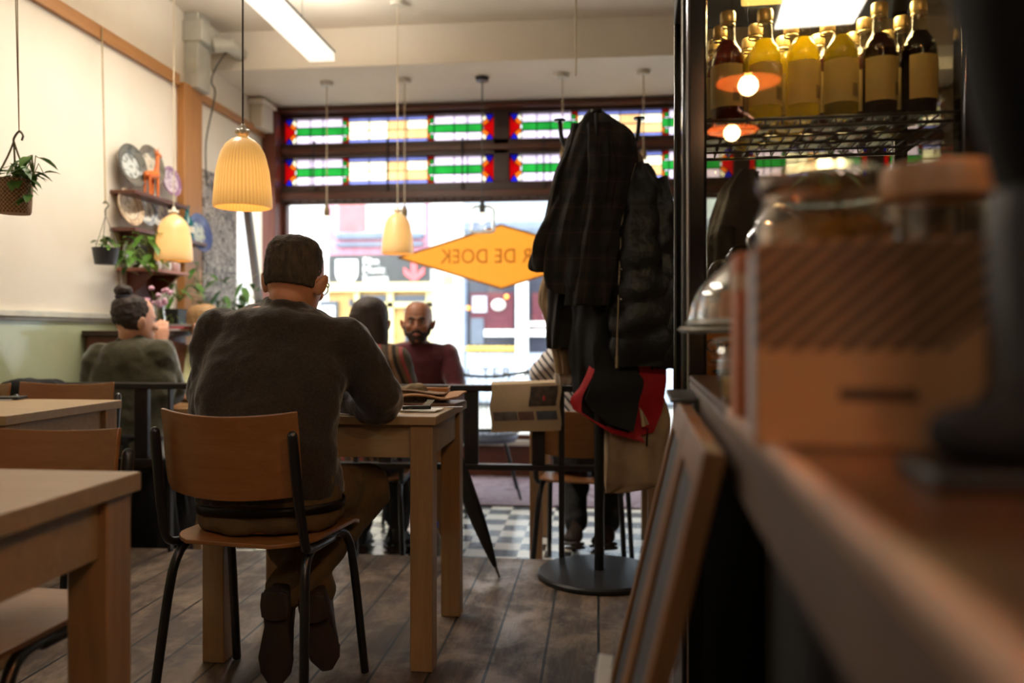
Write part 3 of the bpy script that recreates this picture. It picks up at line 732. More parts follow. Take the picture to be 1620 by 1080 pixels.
t = thing('napkin', 'white paper napkin under the fork and knife at the table corner', 'napkin', (p.x-.02, p.y, TZ), radians(-5))
G().sheet(lambda u,v: (-.075+.16*u, -.05+.10*v, .004+.002*sin(u*9)*sin(v*7)), 10, 8, .004).build('paper', M('white napkin', (236,232,226), .8), t)
t = thing('fork', 'steel fork with its tines pointing away, on the white napkin', 'fork', (p.x, p.y, TZ+.011), radians(-10))
g = G().tube([(-.01,-.06,.0),(-.004,-.01,.004),(0,.04,.002)], [.004,.0025,.003], 8, flat=.6).box((-.012,.04,0),(.012,.055,.003))
for i in range(4): g.tube([(-.0105+.007*i,.053,.002),(-.0105+.007*i,.08,.010),(-.0105+.007*i,.10,.016)], .0016, 6)
g.build('body', M('cutlery steel', (210,206,196), .25, 1), t)
t = thing('table_knife', 'steel table knife with a black handle on the napkin', 'knife', (p.x+.02, p.y-.02, TZ+.011), radians(-72))
G().box((-.009,-.07,-.003),(.009,.02,.009)).build('handle', black, t, bevel=.003)
G().box((-.009,.02,.001),(.007,.12,.003)).build('blade', M('cutlery steel', (1,1,1)), t, bevel=.0008)
p = pz(548, 2.56, TZ)
t = tag(G().sheet(lambda u,v: (p.x-.12+.20*u, p.y-.10+.24*v, TZ+.003), 4, 4, .002).build('paper_sheet', M('white paper', (232,224,222), .8), None), 'white sheet of paper beside the man arm on the table', 'paper')
# things on the far left table
p = on(5,632)
t = thing('mobile_phone', 'dark phone lying on a card at the left edge of the wall table', 'phone', (p.x, p.y, TZ), radians(8))
slab('card', -.09,-.05,0,.05,.045,.003, M('grey card', (190,184,176), .7), t); slab('body', -.07,-.03,.003,.07,.035,.012, black, t)
# dark jacket over the left edge chair
def drape(rows, name, mat, parent=None, n=56, fold=.02, fk=5, ph=0, quilt=0, qs=.1, z_sub=4, cap=True, seed=1, rough=.01):
    """cloth body from rows (z, xl, xr, y, depth) in a local x,z plane"""
    R = []
    rows = sorted(rows, key=lambda r: -r[0])
    for i in range(len(rows)-1):
        p0 = rows[max(0,i-1)]; p1 = rows[i]; p2 = rows[i+1]; p3 = rows[min(len(rows)-1,i+2)]
        for k in range(z_sub):
            t = k/z_sub
            R.append([.5*((2*p1[c])+(-p0[c]+p2[c])*t+(2*p0[c]-5*p1[c]+4*p2[c]-p3[c])*t*t+(-p0[c]+3*p1[c]-3*p2[c]+p3[c])*t**3) for c in range(5)])
    R.append(list(rows[-1])); rings = []; zt, zb = rows[0][0], rows[-1][0]
    for (z, xl, xr, y, d) in R:
        f = (zt-z)/(zt-zb+1e-6); cx, hw = (xl+xr)/2, max(.004,(xr-xl)/2); ring = []
        for k in range(n):
            a = 2*pi*k/n; ca, sa = cos(a), sin(a)
            ex = abs(ca)**.75*(1 if ca > 0 else -1); ey = abs(sa)**.8*(1 if sa > 0 else -1)
            amp = fold*(.25+.9*f)
            w = amp*sin(fk*a+ph+1.5*sin(3*f+seed))+amp*.5*sin((2*fk+1)*a+ph*2+2.1*f*3)
            q = 1
            if quilt: q = 1+quilt*abs(sin(pi*(z+.02*sin(2*a))/qs))**.6
            nz = mnoise.noise(Vector((ca*2+seed*3.1, sa*2, z*7)))*rough*2
            ring.append((cx+ex*hw*(q if quilt else 1)*1.0+ca*w*.35+nz*ca, y+ey*d*q+sa*w+nz*sa, z+.4*nz))
        rings.append(ring)
    g = G(); g.loft(rings, cap); return g
p = pz(20, 3.42, 0)
g = drape([(.80,-.10,.10,0,.02),(.78,-.16,.14,0,.05),(.70,-.19,.17,0,.06),(.5,-.19,.18,.0,.06),(.3,-.18,.16,0,.05)], 'j', None, fold=.015)
g.xf(Matrix.Translation((p.x-.02, 3.34, 0)))
tag(g.build('folded_jacket', M('black cotton', (24,24,26), .9, bump=.3, bs=60)), 'black jacket hung over the chair at the left picture edge', 'jacket')
# black coat over chair behind the bun woman
c = wy(215,700,3.74)
g = drape([(.40,-.12,.12,0,.02),(.36,-.19,.19,0,.05),(.2,-.2,.2,0,.05),(.0,-.19,.2,0,.055),(-.12,-.17,.19,0,.05)], 'j', None, fold=.018)
g.xf(Matrix.Translation((c.x+.0, 3.735, 0)))
tag(g.build('draped_coat', M('black wool', (20,20,22), .95, bump=.4, bs=60)), 'black coat hanging over the chair back of the woman with the bun', 'coat')
# ------------------------------------------------------------------ wire lounge chair by the window
c = wy(772,640,5.75)
t = thing('wire_chair', 'round black wire chair with cords and a grey blue cushion near the window', 'chair', (c.x, 5.75, LZ), radians(10))
wire = M('black wire', (20,26,26), .4, .3)
g = G(); rim = []
for k in range(41):
    a = 2*pi*k/40; x = .36*cos(a); y = .30*sin(a); z = .55+.26*(sin(a)*.5+.5)
    if sin(a) > 0: z = .93-.13*cos((x/.36)*pi/2)**1*1.0 + .0
    z = .50+.42*(1/(1+math.exp(-6*sin(a)))) - .09*max(0,sin(a))**1.5
    rim.append((x, y, z))
g.tube(rim, .011, 8, cap=False).build('rim', wire, t)
g = G()
for k in range(0, 40): g.tube([rim[k], (rim[k][0]*.55, rim[k][1]*.55+.0, .44), (rim[k][0]*.2, rim[k][1]*.2-.02, .38)], .0028, 5, smooth=3)
g.build('cords', M('pale cord', (120,120,112), .6), t)
for sx, sy in ((-1,1),(1,1),(-1,-1),(1,-1)): G().tube([(sx*.12,sy*.10,.38),(sx*.22,sy*.20,.0)], .009, 8).build('leg', wire, t)
G().lathe([(0,.39),(.19,.39),(.215,.42),(.20,.455),(.1,.465),(0,.465)], n=28).build('cushion', M('grey blue cloth', (122,130,150), .9, 0, (70,76,92), ns=7, bump=.4), t)
c = wy(738,640,6.1)
G()
# terracotta herringbone panel low under the window
# ------------------------------------------------------------------ bag, board behind coats come with coats
# ------------------------------------------------------------------ PENDANT LAMPS
def M_porc(name, c, s, rib=False):
    m, nt, b = nodes_of(name); b.inputs['Base Color'].default_value = lin((214,180,128)); b.inputs['Roughness'].default_value = .35
    b.inputs['Emission Color'].default_value = lin(c)
    v = coords(nt); sp = nt.nodes.new('ShaderNodeSeparateXYZ'); nt.links.new(v, sp.inputs[0])
    g_ = ramp(nt, math_(nt, 'MULTIPLY_ADD', sp.outputs[2], 3.7, 0), [(.0,(.55,.55,.55,1)),(.25,(1,1,1,1)),(.5,(1,1,1,1)),(.9,(.45,.45,.45,1))])
    an = math_(nt, 'ARCTAN2', sp.outputs[1], sp.outputs[0]); rb = math_(nt, 'MULTIPLY_ADD', math_(nt, 'ABSOLUTE', math_(nt, 'SINE', math_(nt, 'MULTIPLY', an, 24))), .5 if rib else .15, .6 if rib else .85)
    nt.links.new(math_(nt, 'MULTIPLY', math_(nt, 'MULTIPLY', g_, s), rb), b.inputs['Emission Strength']); return m
porc = M_porc('lit porcelain', (255,184,90), .72, True); porc2 = M_porc('lit porcelain soft', (250,180,96), .5)
cordb = M('brown cord', (74,56,40), .7); cordw = M('cream cord', (206,190,160), .7)
def pendant(u, vb, D, scale, label, zc, cord, mat, ribs=True):
    b = pv(u, vb, D); R_ = .1*scale; H = .27*scale
    t = thing('pendant_lamp', label, 'lamp', b, group='ribbed porcelain pendants')
    prof = [(.098,.004),(.100,.0),(.102,.006),(.100,.04),(.096,.09),(.091,.135),(.086,.155),(.084,.175),(.076,.200),(.060,.228),(.040,.246),(.022,.256),(.014,.262)]
    prof = [(r*scale,z*scale) for r,z in prof]
    inn = [(max(.004,r-.004*scale),z-.002) for r,z in prof[::-1]]
    fnr = (lambda a, z: .035*abs(sin(24*a))*(1 if z < .165*scale else .5*abs(sin(z*160/scale)))) if ribs else (lambda a, z: .006*abs(sin(24*a)))
    G().lathe(prof, n=144 if ribs else 96, rib=fnr).lathe(inn[:-1], n=48).build('shade', mat, t)
    g = G()
    for k in range(5): a = 2*pi*k/5; g.ell((.018*scale*cos(a), .018*scale*sin(a), .274*scale), (.011*scale,)*3, 10, 7)
    g.ell((0,0,.285*scale), (.012*scale,.012*scale,.02*scale), 10, 7)
    g.build('porcelain_beads', M('white glazed beads', (236,226,206), .2), t)
    G().tube([(0,0,.285*scale),(0,0,zc-b.z-.02)], .0035, 6).build('cord', cord, t)
    G().lathe([(0,zc-b.z-.03),(.045,zc-b.z-.03),(.05,zc-b.z-.001),(0,zc-b.z-.001)], n=24).build('ceiling_rose', M('cream plastic', (226,218,200), .4), t)
    G().ell((0,0,.10*scale), (.028*scale,.028*scale,.04*scale), 14, 10).build('bulb', M_emit('warm bulb', (255,206,140), 6), t)
    return t
pendant(384, 328, 3.0, 1, 'large lit porcelain bell lamp on a brown cord above the seated man', CZ, cordb, porc)
pendant(275, 412, 4.64, 1, 'lit porcelain bell lamp in front of the plate shelves', CZ, cordw, porc2, False)
pendant(629, 401, 5.25, 1, 'lit porcelain bell lamp in front of the orange diamond sign tip', CZ, cordw, porc2, False)
def bare(u, vc, vb, label, black_=False, shade=False, short=None):
    D = (CZ2-CH)*FPX/(HV-vc); c = pz(u, D, CZ2)
    t = thing('socket_pendant', label, 'lamp', c, group=None)
    zb = pv(u, vb, D).z - CZ2
    mm = black if black_ else M('cream plastic', (226,218,200), .4)
    G().lathe([(0,-.03),(.046,-.03),(.05,-.001),(0,-.001)], n=24).build('ceiling_rose', mm, t)
    G().tube([(0,0,-.03),(0,0,zb+.10)], .0045, 6).build('cord', black if black_ else cordw, t)
    G().lathe([(.005,zb+.13),(.012,zb+.12),(.024,zb+.085),(.022,zb+.045),(.018,zb+.04),(0,zb+.04)], n=16).build('socket', black if black_ else M('old brass', (150,126,92), .4, .3), t)
    G().ell((0,0,zb+.0), (.028,.028,.042), 14, 10).build('bulb', M_emit('pale bulb', (255,244,226), 1.2), t)
    if shade:
        g = G(); w = .085; pts = [(-w,-.09),(-w+.012,-.10),(w-.012,-.10),(w,-.09),(w,.06),(w-.03,.085),(-w+.03,.085),(-w,.06),(-w,-.09)]
        g.tube([(x,0,zb+z) for x,z in pts], .010, 8, cap=False).build('glass_frame', M('white rim glass', (240,240,236), .2), t)
        G().lathe([(w-.005,zb-.095),(w,zb-.08),(w,zb+.05),(w-.03,zb+.08),(.02,zb+.09)], n=28).build('shade', M_clear('lamp glass', (250,250,250), .1), t)
    return t
bare(517, 130, 350, 'bare bulb on a cream cord left of the stained glass centre')
bare(640, 125, 352, 'bare bulb pendant hanging just behind the middle porcelain lamp')
bare(763, 122, 345, 'black socket pendant with a square glass shade over the orange sign', True, True)
bare(890, 117, 262, 'cream pendant with its cord dropping behind the plaid coat')
bare(1018, 112, 262, 'cream pendant above the coat stand hooks, nearest the cooler')
c = pz(911, 3.9, CZ)
t = thing('plain_pendant', 'thin beige lamp cord dropping from the ceiling behind the coats', 'lamp', c)
G().tube([(0,0,0),(0,0,-.9)], .0035, 6).build('cord', cordw, t); G().lathe([(0,-.02),(.04,-.02),(.045,0),(0,0)], n=20).build('ceiling_rose', cream, t)
# fluorescent fixture
a = cw(0,0,0)
zf = 2.70; e0 = pv(490,98,(zf-CH)*FPX/(HV-98)); e1 = pv(530,97,(zf-CH)*FPX/(HV-97))
t = thing('tube_light', 'long white fluorescent ceiling fixture hung below the ceiling', 'ceiling light', ((e0.x+e1.x)/2, e0.y, zf))
hw = (e1.x-e0.x)/2
G().box((-hw,-2.1,.0),(hw,-.09,.05)).build('diffuser', M_emit('tube diffuser', (255,246,232), .85, (240,236,226)), t, bevel=.006)
G().box((-hw,-.085,-.002),(hw,.0,.052)).build('end_cap', M_emit('tube end', (255,246,232), .7, (240,236,226)), t, bevel=.004)
G().box((-hw-.004,-2.1,.05),(hw+.004,0,.062)).build('housing', M('grey housing', (150,146,138), .5), t)
for y in (-.35,-1.7): G().tube([(0,y,.06),(0,y,CZ-zf)], .003, 6).build('suspension_wire', steel, t)
area_light('tube_lamp', ((e0.x+e1.x)/2, e0.y-1.05, zf-.012), (0,0,0), .12, 1.9, 34, (1,.93,.82))
area_light('ceiling_fill_up', ((e0.x+e1.x)/2, e0.y-1.05, zf+.075), (pi,0,0), .12, 1.9, 30, (1,.93,.82))  # extra upward light added above the opaque housing to brighten the ceiling
# two unseen lamps added behind the camera to fill the room with light
for i, (x, y) in enumerate(((-1.2,-.9),(1.0,-2.2))):
    t = thing('added_fill_lamp', ('square white fill lamp added over the tables behind the camera','square white fill lamp added at the rear of the room')[i], 'ceiling light', (x, y, CZ))
    G().box((-.3,-.3,-.06),(.3,.3,0)).build('housing', cream, t, bevel=.01)
    G().box((-.27,-.27,-.066),(.27,.27,-.058)).build('diffuser', M_emit('fill lamp diffuser', (255,236,206), .8), t)
    area_light('added_fill_light', (x, y, CZ-.08), (0,0,0), .5, .5, 12, (1,.94,.86))
# copper pendants over the counter (mirrored in the cooler glass)
cop = M('copper', (214,120,70), .25, 1); lining = M('warm shade lining', (255,150,84), .5)
cti = ('copper pendant over the counter box, nearest the cooler','copper pendant over the counter beside the camera','copper pendant furthest back over the counter')
for i, (la, D) in enumerate(((.62,.75),(.40,-.2),(.294,-1.0))):
    c = cw(la, D, 2.02)
    t = thing('copper_pendant', cti[i], 'lamp', c, group=None)
    G().lathe([(.135,0),(.13,.02),(.10,.06),(.05,.09),(.03,.12),(.02,.16),(0,.17)], n=32).build('shade', cop, t)
    G().lathe([(.129,0),(.124,.018),(.096,.056),(.046,.085),(0,.10)], n=32).build('shade_lining', lining, t)
    G().tube([(0,0,.16),(0,0,CZ-2.02)], .004, 6).build('cord', black, t)
    G().ell((0,0,.045), (.016,.016,.030), 12, 9).build('bulb', M_emit('filament bulb', (255,176,84), 25), t)
    point_light('copper_lamp_light', (c.x,c.y,c.z-.012), (9,5,4)[i], (1,.66,.34), .04)
# ------------------------------------------------------------------ WALL: shelves, plates, plants
SXW = WX+.002
sh_y0, sh_y1 = wx(200,300,WX+.1).y, wx(286,300,WX+.1).y
t = thing('wall_shelf', 'red brown wall shelf unit with plates and vases on the left wall', 'shelf', (WX, (sh_y0+sh_y1)/2, 1.2)); PM[t.name] = Matrix.Translation((WX,(sh_y0+sh_y1)/2,1.2))
def zof(v, u=200, dx=.13): return wx(u, v, WX+dx).z
Z1, Z2, Z3 = zof(297), zof(357), zof(425, 235)
def wshelf(z, y0, y1, dep): G().box((WX,y0,z-.022),(WX+dep,y1,z)).build('shelf_board', darkred, t, world=True, bevel=.003)
wshelf(Z1, sh_y0, sh_y1, .15); wshelf(Z2, sh_y0, sh_y1-.15, .15)
for z, y in ((Z1, sh_y1-.06),(Z2, sh_y0+.10),(Z2, sh_y1-.22)):
    G().prism([(0,0),(.12,0),(.09,-.03),(.03,-.08),(.0,-.12)], 0, .02).xf(Matrix.Translation((WX,y,z-.022))).build('bracket', darkredv, t, world=True)
t2 = thing('wall_shelf', 'pinkish lower wall shelf on a dark bracket below the lit lamp', 'shelf', (WX, 4.9, Z3)); PM[t2.name] = Matrix.Translation((WX,4.9,Z3))
y0, y1 = wx(236,420,WX+.20).y, wx(300,420,WX+.20).y
G().box((WX,y0,Z3-.02),(WX+.20,y1,Z3)).build('shelf_board', M_wood('pink brown wood', (186,122,100), (168,106,86), 'y'), t2, world=True, bevel=.003)
G().box((WX,y0+.05,Z3-.22),(WX+.015,y1-.05,Z3-.02)).build('back_panel', darkredv, t2, world=True)
for y in (y0+.08,y1-.1): G().prism([(0,0),(.18,0),(.12,-.06),(.04,-.13),(.0,-.18)], 0, .022).xf(Matrix.Translation((WX,y,Z3-.02))).build('bracket', darkredv, t2, world=True)
def M_plate(name, rimc, inc, spot, ns=14):
    m, nt, b = nodes_of(name); b.inputs['Roughness'].default_value = .25
    tc = nt.nodes.new('ShaderNodeTexCoord'); ln = nt.nodes.new('ShaderNodeVectorMath'); ln.operation = 'LENGTH'
    mp = nt.nodes.new('ShaderNodeMapping'); mp.inputs['Scale'].default_value = (1,1,0); nt.links.new(tc.outputs['Object'], mp.inputs[0]); nt.links.new(mp.outputs[0], ln.inputs[0])
    r = ramp(nt, math_(nt, 'MULTIPLY', ln.outputs['Value'], 8), [(.0,lin(inc)),(.55,lin(inc)),(.6,lin(spot)),(.66,lin(rimc)),(.93,lin(rimc)),(.97,lin(spot))])
    n = noise_tex(nt, tc.outputs['Object'], ns, 3, .6, 1.5)
    f = ramp(nt, n, [(.5,(0,0,0,1)),(.56,(1,1,1,1))])
    nt.links.new(mixc(nt, math_(nt, 'MULTIPLY', f, .75), r, lin(spot)), b.inputs['Base Color']); return m
plates = [
 ('decorative_plate', 204,263, .125,.165, M_plate('grey mirror plate',(110,108,100),(200,204,200),(70,72,66),10),'large grey rimmed plate, leftmost on the top wall shelf', Z1),
 ('decorative_plate', 234,262, .120,.165, M_plate('white plate',(120,112,100),(226,216,196),(92,88,74),7),'dark rimmed white plate behind the orange giraffe figurine', Z1),
 ('decorative_plate', 266,288, .095,.11, M_plate('purple plate',(172,138,164),(206,190,200),(128,84,120),18),'small purple patterned plate near the wooden post', Z1),
 ('decorative_plate', 201,328, .110,.12, M_plate('cream plate',(214,190,160),(224,206,178),(150,120,96),16),'cream plate with a brown pattern hanging left of the middle shelf', Z2),
 ('decorative_plate', 226,333, .095,.10, M_plate('blue white plate',(206,206,200),(224,220,208),(92,100,120),18),'small white and blue plate in the middle shelf row', Z2),
 ('decorative_plate', 246,336, .100,.10, M_plate('flower plate',(222,212,196),(232,222,204),(120,110,150),14),'pale flower plate rightmost in the middle shelf row', Z2),
 ('decorative_plate', 312,369, .130,.15, M_plate('blue rim plate',(80,92,140),(186,192,180),(70,84,130),9),'oval blue rimmed plate hanging on the wooden post', None),
 ('decorative_plate', 208,408, .105,.11, M_plate('pale green plate',(204,206,188),(220,214,196),(150,150,130),12),'pale plate behind the trailing plant leaves', None)]
for nm, u, v, rr, hh_, mt, lb, zz in plates:
    X = WX+.045 if u != 312 else WX+.09
    c = wx(u, v, X)
    prof = [(0,.010),(rr*.55,.010),(rr*.62,.014),(rr*.97,.030),(rr,.030),(rr*.98,.024),(rr*.62,.004),(0,0)]
    g = G().lathe(prof, n=36)
    o = g.build(nm, mt); o.location = c; o.rotation_euler = (0, radians(82), 0)
    o.rotation_euler = Euler((0, radians(80), radians(-6)))
    tag(o, lb, 'plate')
# giraffe
c = wx(240, 297, WX+.11)
t = thing('giraffe_figurine', 'small orange giraffe figurine standing on the top wall shelf', 'figurine', (c.x, c.y, Z1), radians(90))
g = G(); g.tube([(-.05,0,.12),(0,0,.125),(.045,0,.135)], [.022,.028,.024], 12, round_=True); g.tube([(.045,0,.14),(.06,0,.2),(.065,0,.26)], [.018,.012,.010], 10); g.tube([(.06,0,.265),(.10,0,.255)], [.014,.008], 10, round_=True)
g.tube([(.055,.008,.275),(.053,.01,.295)], .003, 6).tube([(.055,-.008,.275),(.053,-.01,.295)], .003, 6)
for x in (-.045,.04):
    for y in (-.014,.014): g.tube([(x,y,.12),(x,y*1.2,0)], [.010,.006], 8)
g.build('body', M('orange glaze', (226,120,44), .5, 0, (196,90,30), ns=30), t)
# vases
for u, v, col, lb in ((283,330,(36,110,112),'slim teal glass vase left of its twin by the post'),(292,335,(40,120,124),'teal glass vase with a white band, right of its twin')):
    c = wx(u-5 if u == 283 else u+4, v+18, WX+.09)
    t = thing('glass_vase', lb, 'vase', (c.x, c.y, Z2 if u == 283 else Z2), 0)
    G().lathe([(0,0),(.035,.002),(.042,.03),(.044,.08),(.034,.13),(.014,.16),(.012,.21),(.02,.225)], n=24).build('body', M('teal glaze', col, .2, 0, (24,80,90), ns=8), t)
    G().lathe([(.0455,.05),(.0455,.09)], n=24).build('pattern_band', cream, t)
wshelf(Z2, sh_y1-.15, sh_y1+.25, .15)
# jars on lower shelf
for i, (u, lb) in enumerate(((246,'small white cup left on the lower wall shelf'),(262,'pale glass jar in the middle of the lower wall shelf'),(276,'pinkish glass jar right on the lower wall shelf'))):
    c = wx(u, 422, WX+.12); t = thing('small_jar', lb, 'jar', (c.x, c.y, Z3))
    G().lathe([(0,0),(.03,.002),(.034,.02),(.032,.06),(.024,.07),(.024,.08),(0,.082)], n=18).build('body', M(('jar white','jar pale','jar pink')[i], ((220,214,204),(206,204,190),(200,160,156))[i], .3), t)
# pilaster cupboard and planter
def leaves(g, c, n, spread, size, up=.5, droop=.6, seed=0, aspect=.55, stems=None):
    rd = random.Random(seed)
    for i in range(n):
        a = rd.uniform(0, 2*pi); rr = spread*sqrt(rd.random()); z = rd.uniform(-droop, up)*spread
        base = Vector(c)+Vector((rr*cos(a)*.75, rr*sin(a)*.75, z)); L = size*rd.uniform(.7,1.25); W_ = L*aspect
        d = Vector((cos(a+rd.uniform(-.7,.7)), sin(a+rd.uniform(-.7,.7)), rd.uniform(-.9,.5))).normalized()
        s_ = d.cross(Vector((0,0,1))).normalized(); nn = s_.cross(d)
        rows_ = []
        for t_, wv in ((0,.06),(.2,.75),(.45,1),(.75,.62),(1,.03)):
            m_ = base+d*L*t_+Vector((0,0,-1))*L*.35*t_*t_
            rows_.append([m_-s_*W_*wv/2+nn*.12*W_*wv, m_, m_+s_*W_*wv/2+nn*.12*W_*wv])
        vs = [p for r in rows_ for p in r]; n0 = len(vs)
        fs = []
        for k in range(4):
            for j in range(2): fs.append((k*3+j, k*3+j+1, k*3+j+4, k*3+j+3))
        g.add(vs, fs)
        if stems is not None: stems.tube([Vector(c)+Vector((0,0,-.02)), (Vector(c)+base)/2+Vector((0,0,.03)), base], .0018, 5)
    return g
def plant_part(parent, c, n, spread, size, **k):
    st = G(); g = leaves(G(), c, n, spread, size, stems=st, **k)
    f = g.build('leaves', k.get('m', leafm) if False else leafm, parent, world=True); st.build('stems', M('stem green', (110,130,60), .6), parent, world=True)
# hanging basket top left
c = pv(22, 338, 2.95); R_ = .062*1.0
R_ = (48-0)/2/FPX*2.95*1.12
t = thing('hanging_basket', 'woven rattan basket with a trailing green plant hanging at the left edge', 'hanging plant', c)
def rattan():
    m, nt, b = nodes_of('rattan weave'); b.inputs['Roughness'].default_value = .8
    tc = nt.nodes.new('ShaderNodeTexCoord'); s = nt.nodes.new('ShaderNodeSeparateXYZ'); nt.links.new(tc.outputs['Object'], s.inputs[0])
    an = math_(nt, 'ARCTAN2', s.outputs[1], s.outputs[0])
    w1 = math_(nt, 'SINE', math_(nt, 'MULTIPLY', an, 26)); w2 = math_(nt, 'SINE', math_(nt, 'MULTIPLY', s.outputs[2], 420))
    h = math_(nt, 'MULTIPLY', w1, w2); nt.links.new(ramp(nt, math_(nt, 'MULTIPLY_ADD', h, .5, .5), [(.2,lin((104,72,46))),(.7,lin((190,148,106)))]), b.inputs['Base Color'])
    bumpit(nt, b, h, .7, .004); return m
G().lathe([(0,0),(R_*.86,.0),(R_*.92,.01),(R_,.115),(R_*.99,.122),(R_*.93,.12),(R_*.9,.09),(0,.09)], n=40).build('basket', rattan(), t)
for a in (0, 2.1, 4.2):
    G().tube([(R_*cos(a),R_*sin(a),.115),(R_*.35*cos(a),R_*.35*sin(a),.20),(0,0,.26)], .0035, 6, smooth=3).build('hanger_strap', M('olive cord', (120,110,78), .8), t)
G().tube([(0,0,.25),(.0,0,.27),(.02,0,.295),(.035,0,.28),(.03,0,.262)], .004, 6, smooth=4).build('hook', M('olive wire', (110,104,80), .5), t)
zt_ = 3.1-c.z
for dx in (-.02,.0): G().tube([(.02,0,.29),(dx,0,CZ-c.z)], .0022, 5).build('hanging_line', M('thin twine', (180,160,120), .8), t)
PMc = c
st = G(); lv = leaves(G(), c+Vector((.01,0,.12)), 34, .075, .055, up=.7, droop=.2, seed=3, stems=st)
lv = leaves(lv, c+Vector((.09,-.02,.15)), 9, .05, .06, up=1, droop=.3, seed=5, stems=st); lv = leaves(lv, c+Vector((R_+.02,-.02,.06)), 4, .02, .07, up=.5, droop=1.2, seed=6, stems=st)
lv.build('leaves', leafm, t, world=True); st.build('stems', M('stem green', (110,130,60), .6), t, world=True)
# small dark hanging pot
c = pv(167, 418, 4.05); R_ = .062
t = thing('hanging_pot', 'small dark grey pot with a green plant hanging on a long cord', 'hanging plant', c)
G().lathe([(0,0),(.05,0),(.062,.075),(.064,.08),(.058,.08),(.05,.065),(0,.065)], n=28).build('pot', M('anthracite plastic', (62,62,66), .5), t)
for a in (.3, 2.4, 4.5): G().tube([(.062*cos(a),.062*sin(a),.078),(0,0,.24)], .002, 5).build('hanger_strap', M('grey wire', (130,124,112), .5), t)
G().tube([(0,0,.24),(0,0,.27),(.016,0,.29),(.0,0,.31),(-.012,0,.30)], .004, 6, smooth=4).build('hook', M('olive wire', (1,1,1)), t)
hook = Vector((WX+.035, wx(160,75,WX+.03).y, 2.66))
G().tube([c+Vector((0,0,.30)), Vector((hook.x,hook.y,2.60)), hook], .004, 6).build('hanging_line', M('thin twine', (1,1,1)), t, world=True)
st = G(); leaves(G(), c+Vector((0,0,.09)), 14, .045, .05, up=1.3, droop=.1, seed=9, stems=st).build('leaves', leafm, t, world=True); st.build('stems', MC['stem green'], t, world=True)
# trailing plant on the lower part of the shelf
c = wx(232, 400, WX+.17)
t = thing('trailing_plant', 'leafy light green pothos trailing from the wall shelf', 'plant', (c.x, c.y, c.z))
G().lathe([(0,-.06),(.05,-.06),(.065,.03),(.06,.035),(.05,.02),(0,.02)], n=24).build('pot', M('anthracite plastic', (1,1,1)), t)
st = G(); lv = leaves(G(), c+Vector((0,0,.04)), 46, .17, .075, up=.35, droop=.6, seed=11, stems=st); lv = leaves(lv, c+Vector((.0,-.14,0)), 24, .11, .07, up=.4, droop=.8, seed=12, stems=st)
lv.build('leaves', leafm, t, world=True); st.build('stems', MC['stem green'], t, world=True)
G().tube([c+Vector((-.0,0,.03)), Vector((WX+.01, c.y, c.z+.12))], .004, 5).build('wall_hook', black, t, world=True)
# sideboard under shelves
sy0, sy1 = wx(226,540,WX+.34).y, wx(300,540,WX+.34).y
szt = wx(270,523,WX+.38).z
t = thing('sideboard', 'red brown wooden sideboard against the left wall under the shelves', 'sideboard', (WX+.2, (sy0+sy1)/2, LZ)); PM[t.name] = Matrix.Translation((WX+.2,(sy0+sy1)/2,LZ))
G().box((WX+.02,sy0,LZ),(WX+.32,sy1,szt-.03)).build('body', darkredv, t, world=True, bevel=.005)
G().box((WX+.01,sy0-.02,szt-.03),(WX+.34,sy1+.02,szt)).build('top', M_wood('dark brown wood', (70,44,32), (54,34,26), 'y'), t, world=True, bevel=.004)
for k in range(2):
    ya = sy0+.02+k*(sy1-sy0-.04)/2; yb = ya+(sy1-sy0-.04)/2-.01
    d_ = G().box((WX+.32,ya,LZ+.08),(WX+.335,yb,szt-.06)).build('door', darkredv, t, world=True, bevel=.004)
    G().ell((WX+.345,(ya+yb)/2,szt-.2),(.012,.012,.012),12,8).build('knob', chrome, d_, world=True)
def onsb(u, dx): q = wx(u, 520, WX+dx); return (q.x, q.y, szt)
q = onsb(284,.17); t = thing('planter', 'black planter box with bright leaves on the sideboard', 'planter', q)
PL = G().box((-.08,-.17,0),(.08,.17,.13)); PL.build('box', M('black planter', (26,26,28), .5), t, bevel=.006); G().box((-.07,-.16,.10),(.07,.16,.132)).build('soil', soil, t)
qc = Vector(q); st = G(); lv = leaves(G(), qc+Vector((0,.0,.20)), 26, .14, .09, up=.8, droop=.2, seed=21, aspect=.3, stems=st); lv = leaves(lv, qc+Vector((.05,-.16,.06)), 12, .07, .11, up=.6, droop=.6, seed=22, aspect=.3, stems=st)
lv.build('leaves', leafm, t, world=True); st.build('stems', MC['stem green'], t, world=True)
q = Vector(onsb(345,.24)); q.y = min(q.y, 6.1)
# large plants between post and window: on a tall stool
c = wx(352, 455, WX+.20)
t = thing('leafy_plant', 'tall leafy plant with arching stems before the grey patterned pilaster', 'plant', (c.x, c.y, LZ))
G().lathe([(0,.78),(.09,.78),(.12,.98),(.115,.99),(.1,.96),(0,.96)], n=28).build('pot', M('terracotta pale', (170,140,110), .8), t)
G().lathe([(0,.0),(.13,.0),(.13,.02),(.03,.04),(.03,.74),(.14,.76),(.14,.78),(0,.78)], n=24).build('stand', darkredv, t)
st = G(); cc = Vector((c.x,c.y,.90)); lv = leaves(G(), cc+Vector((0,0,.16)), 70, .24, .10, up=.8, droop=.35, seed=31, aspect=.3, stems=st)
lv = leaves(lv, cc+Vector((.10,.1,.36)), 18, .22, .15, up=.7, droop=.4, seed=32, aspect=.34, stems=st); lv = leaves(lv, cc+Vector((.22,.05,.18)), 12, .15, .16, up=.6, droop=.8, seed=33, aspect=.36, stems=st)
lv = leaves(lv, cc+Vector((-.12,-.1,.45)), 12, .2, .09, up=.8, droop=.3, seed=34, aspect=.45, stems=st)
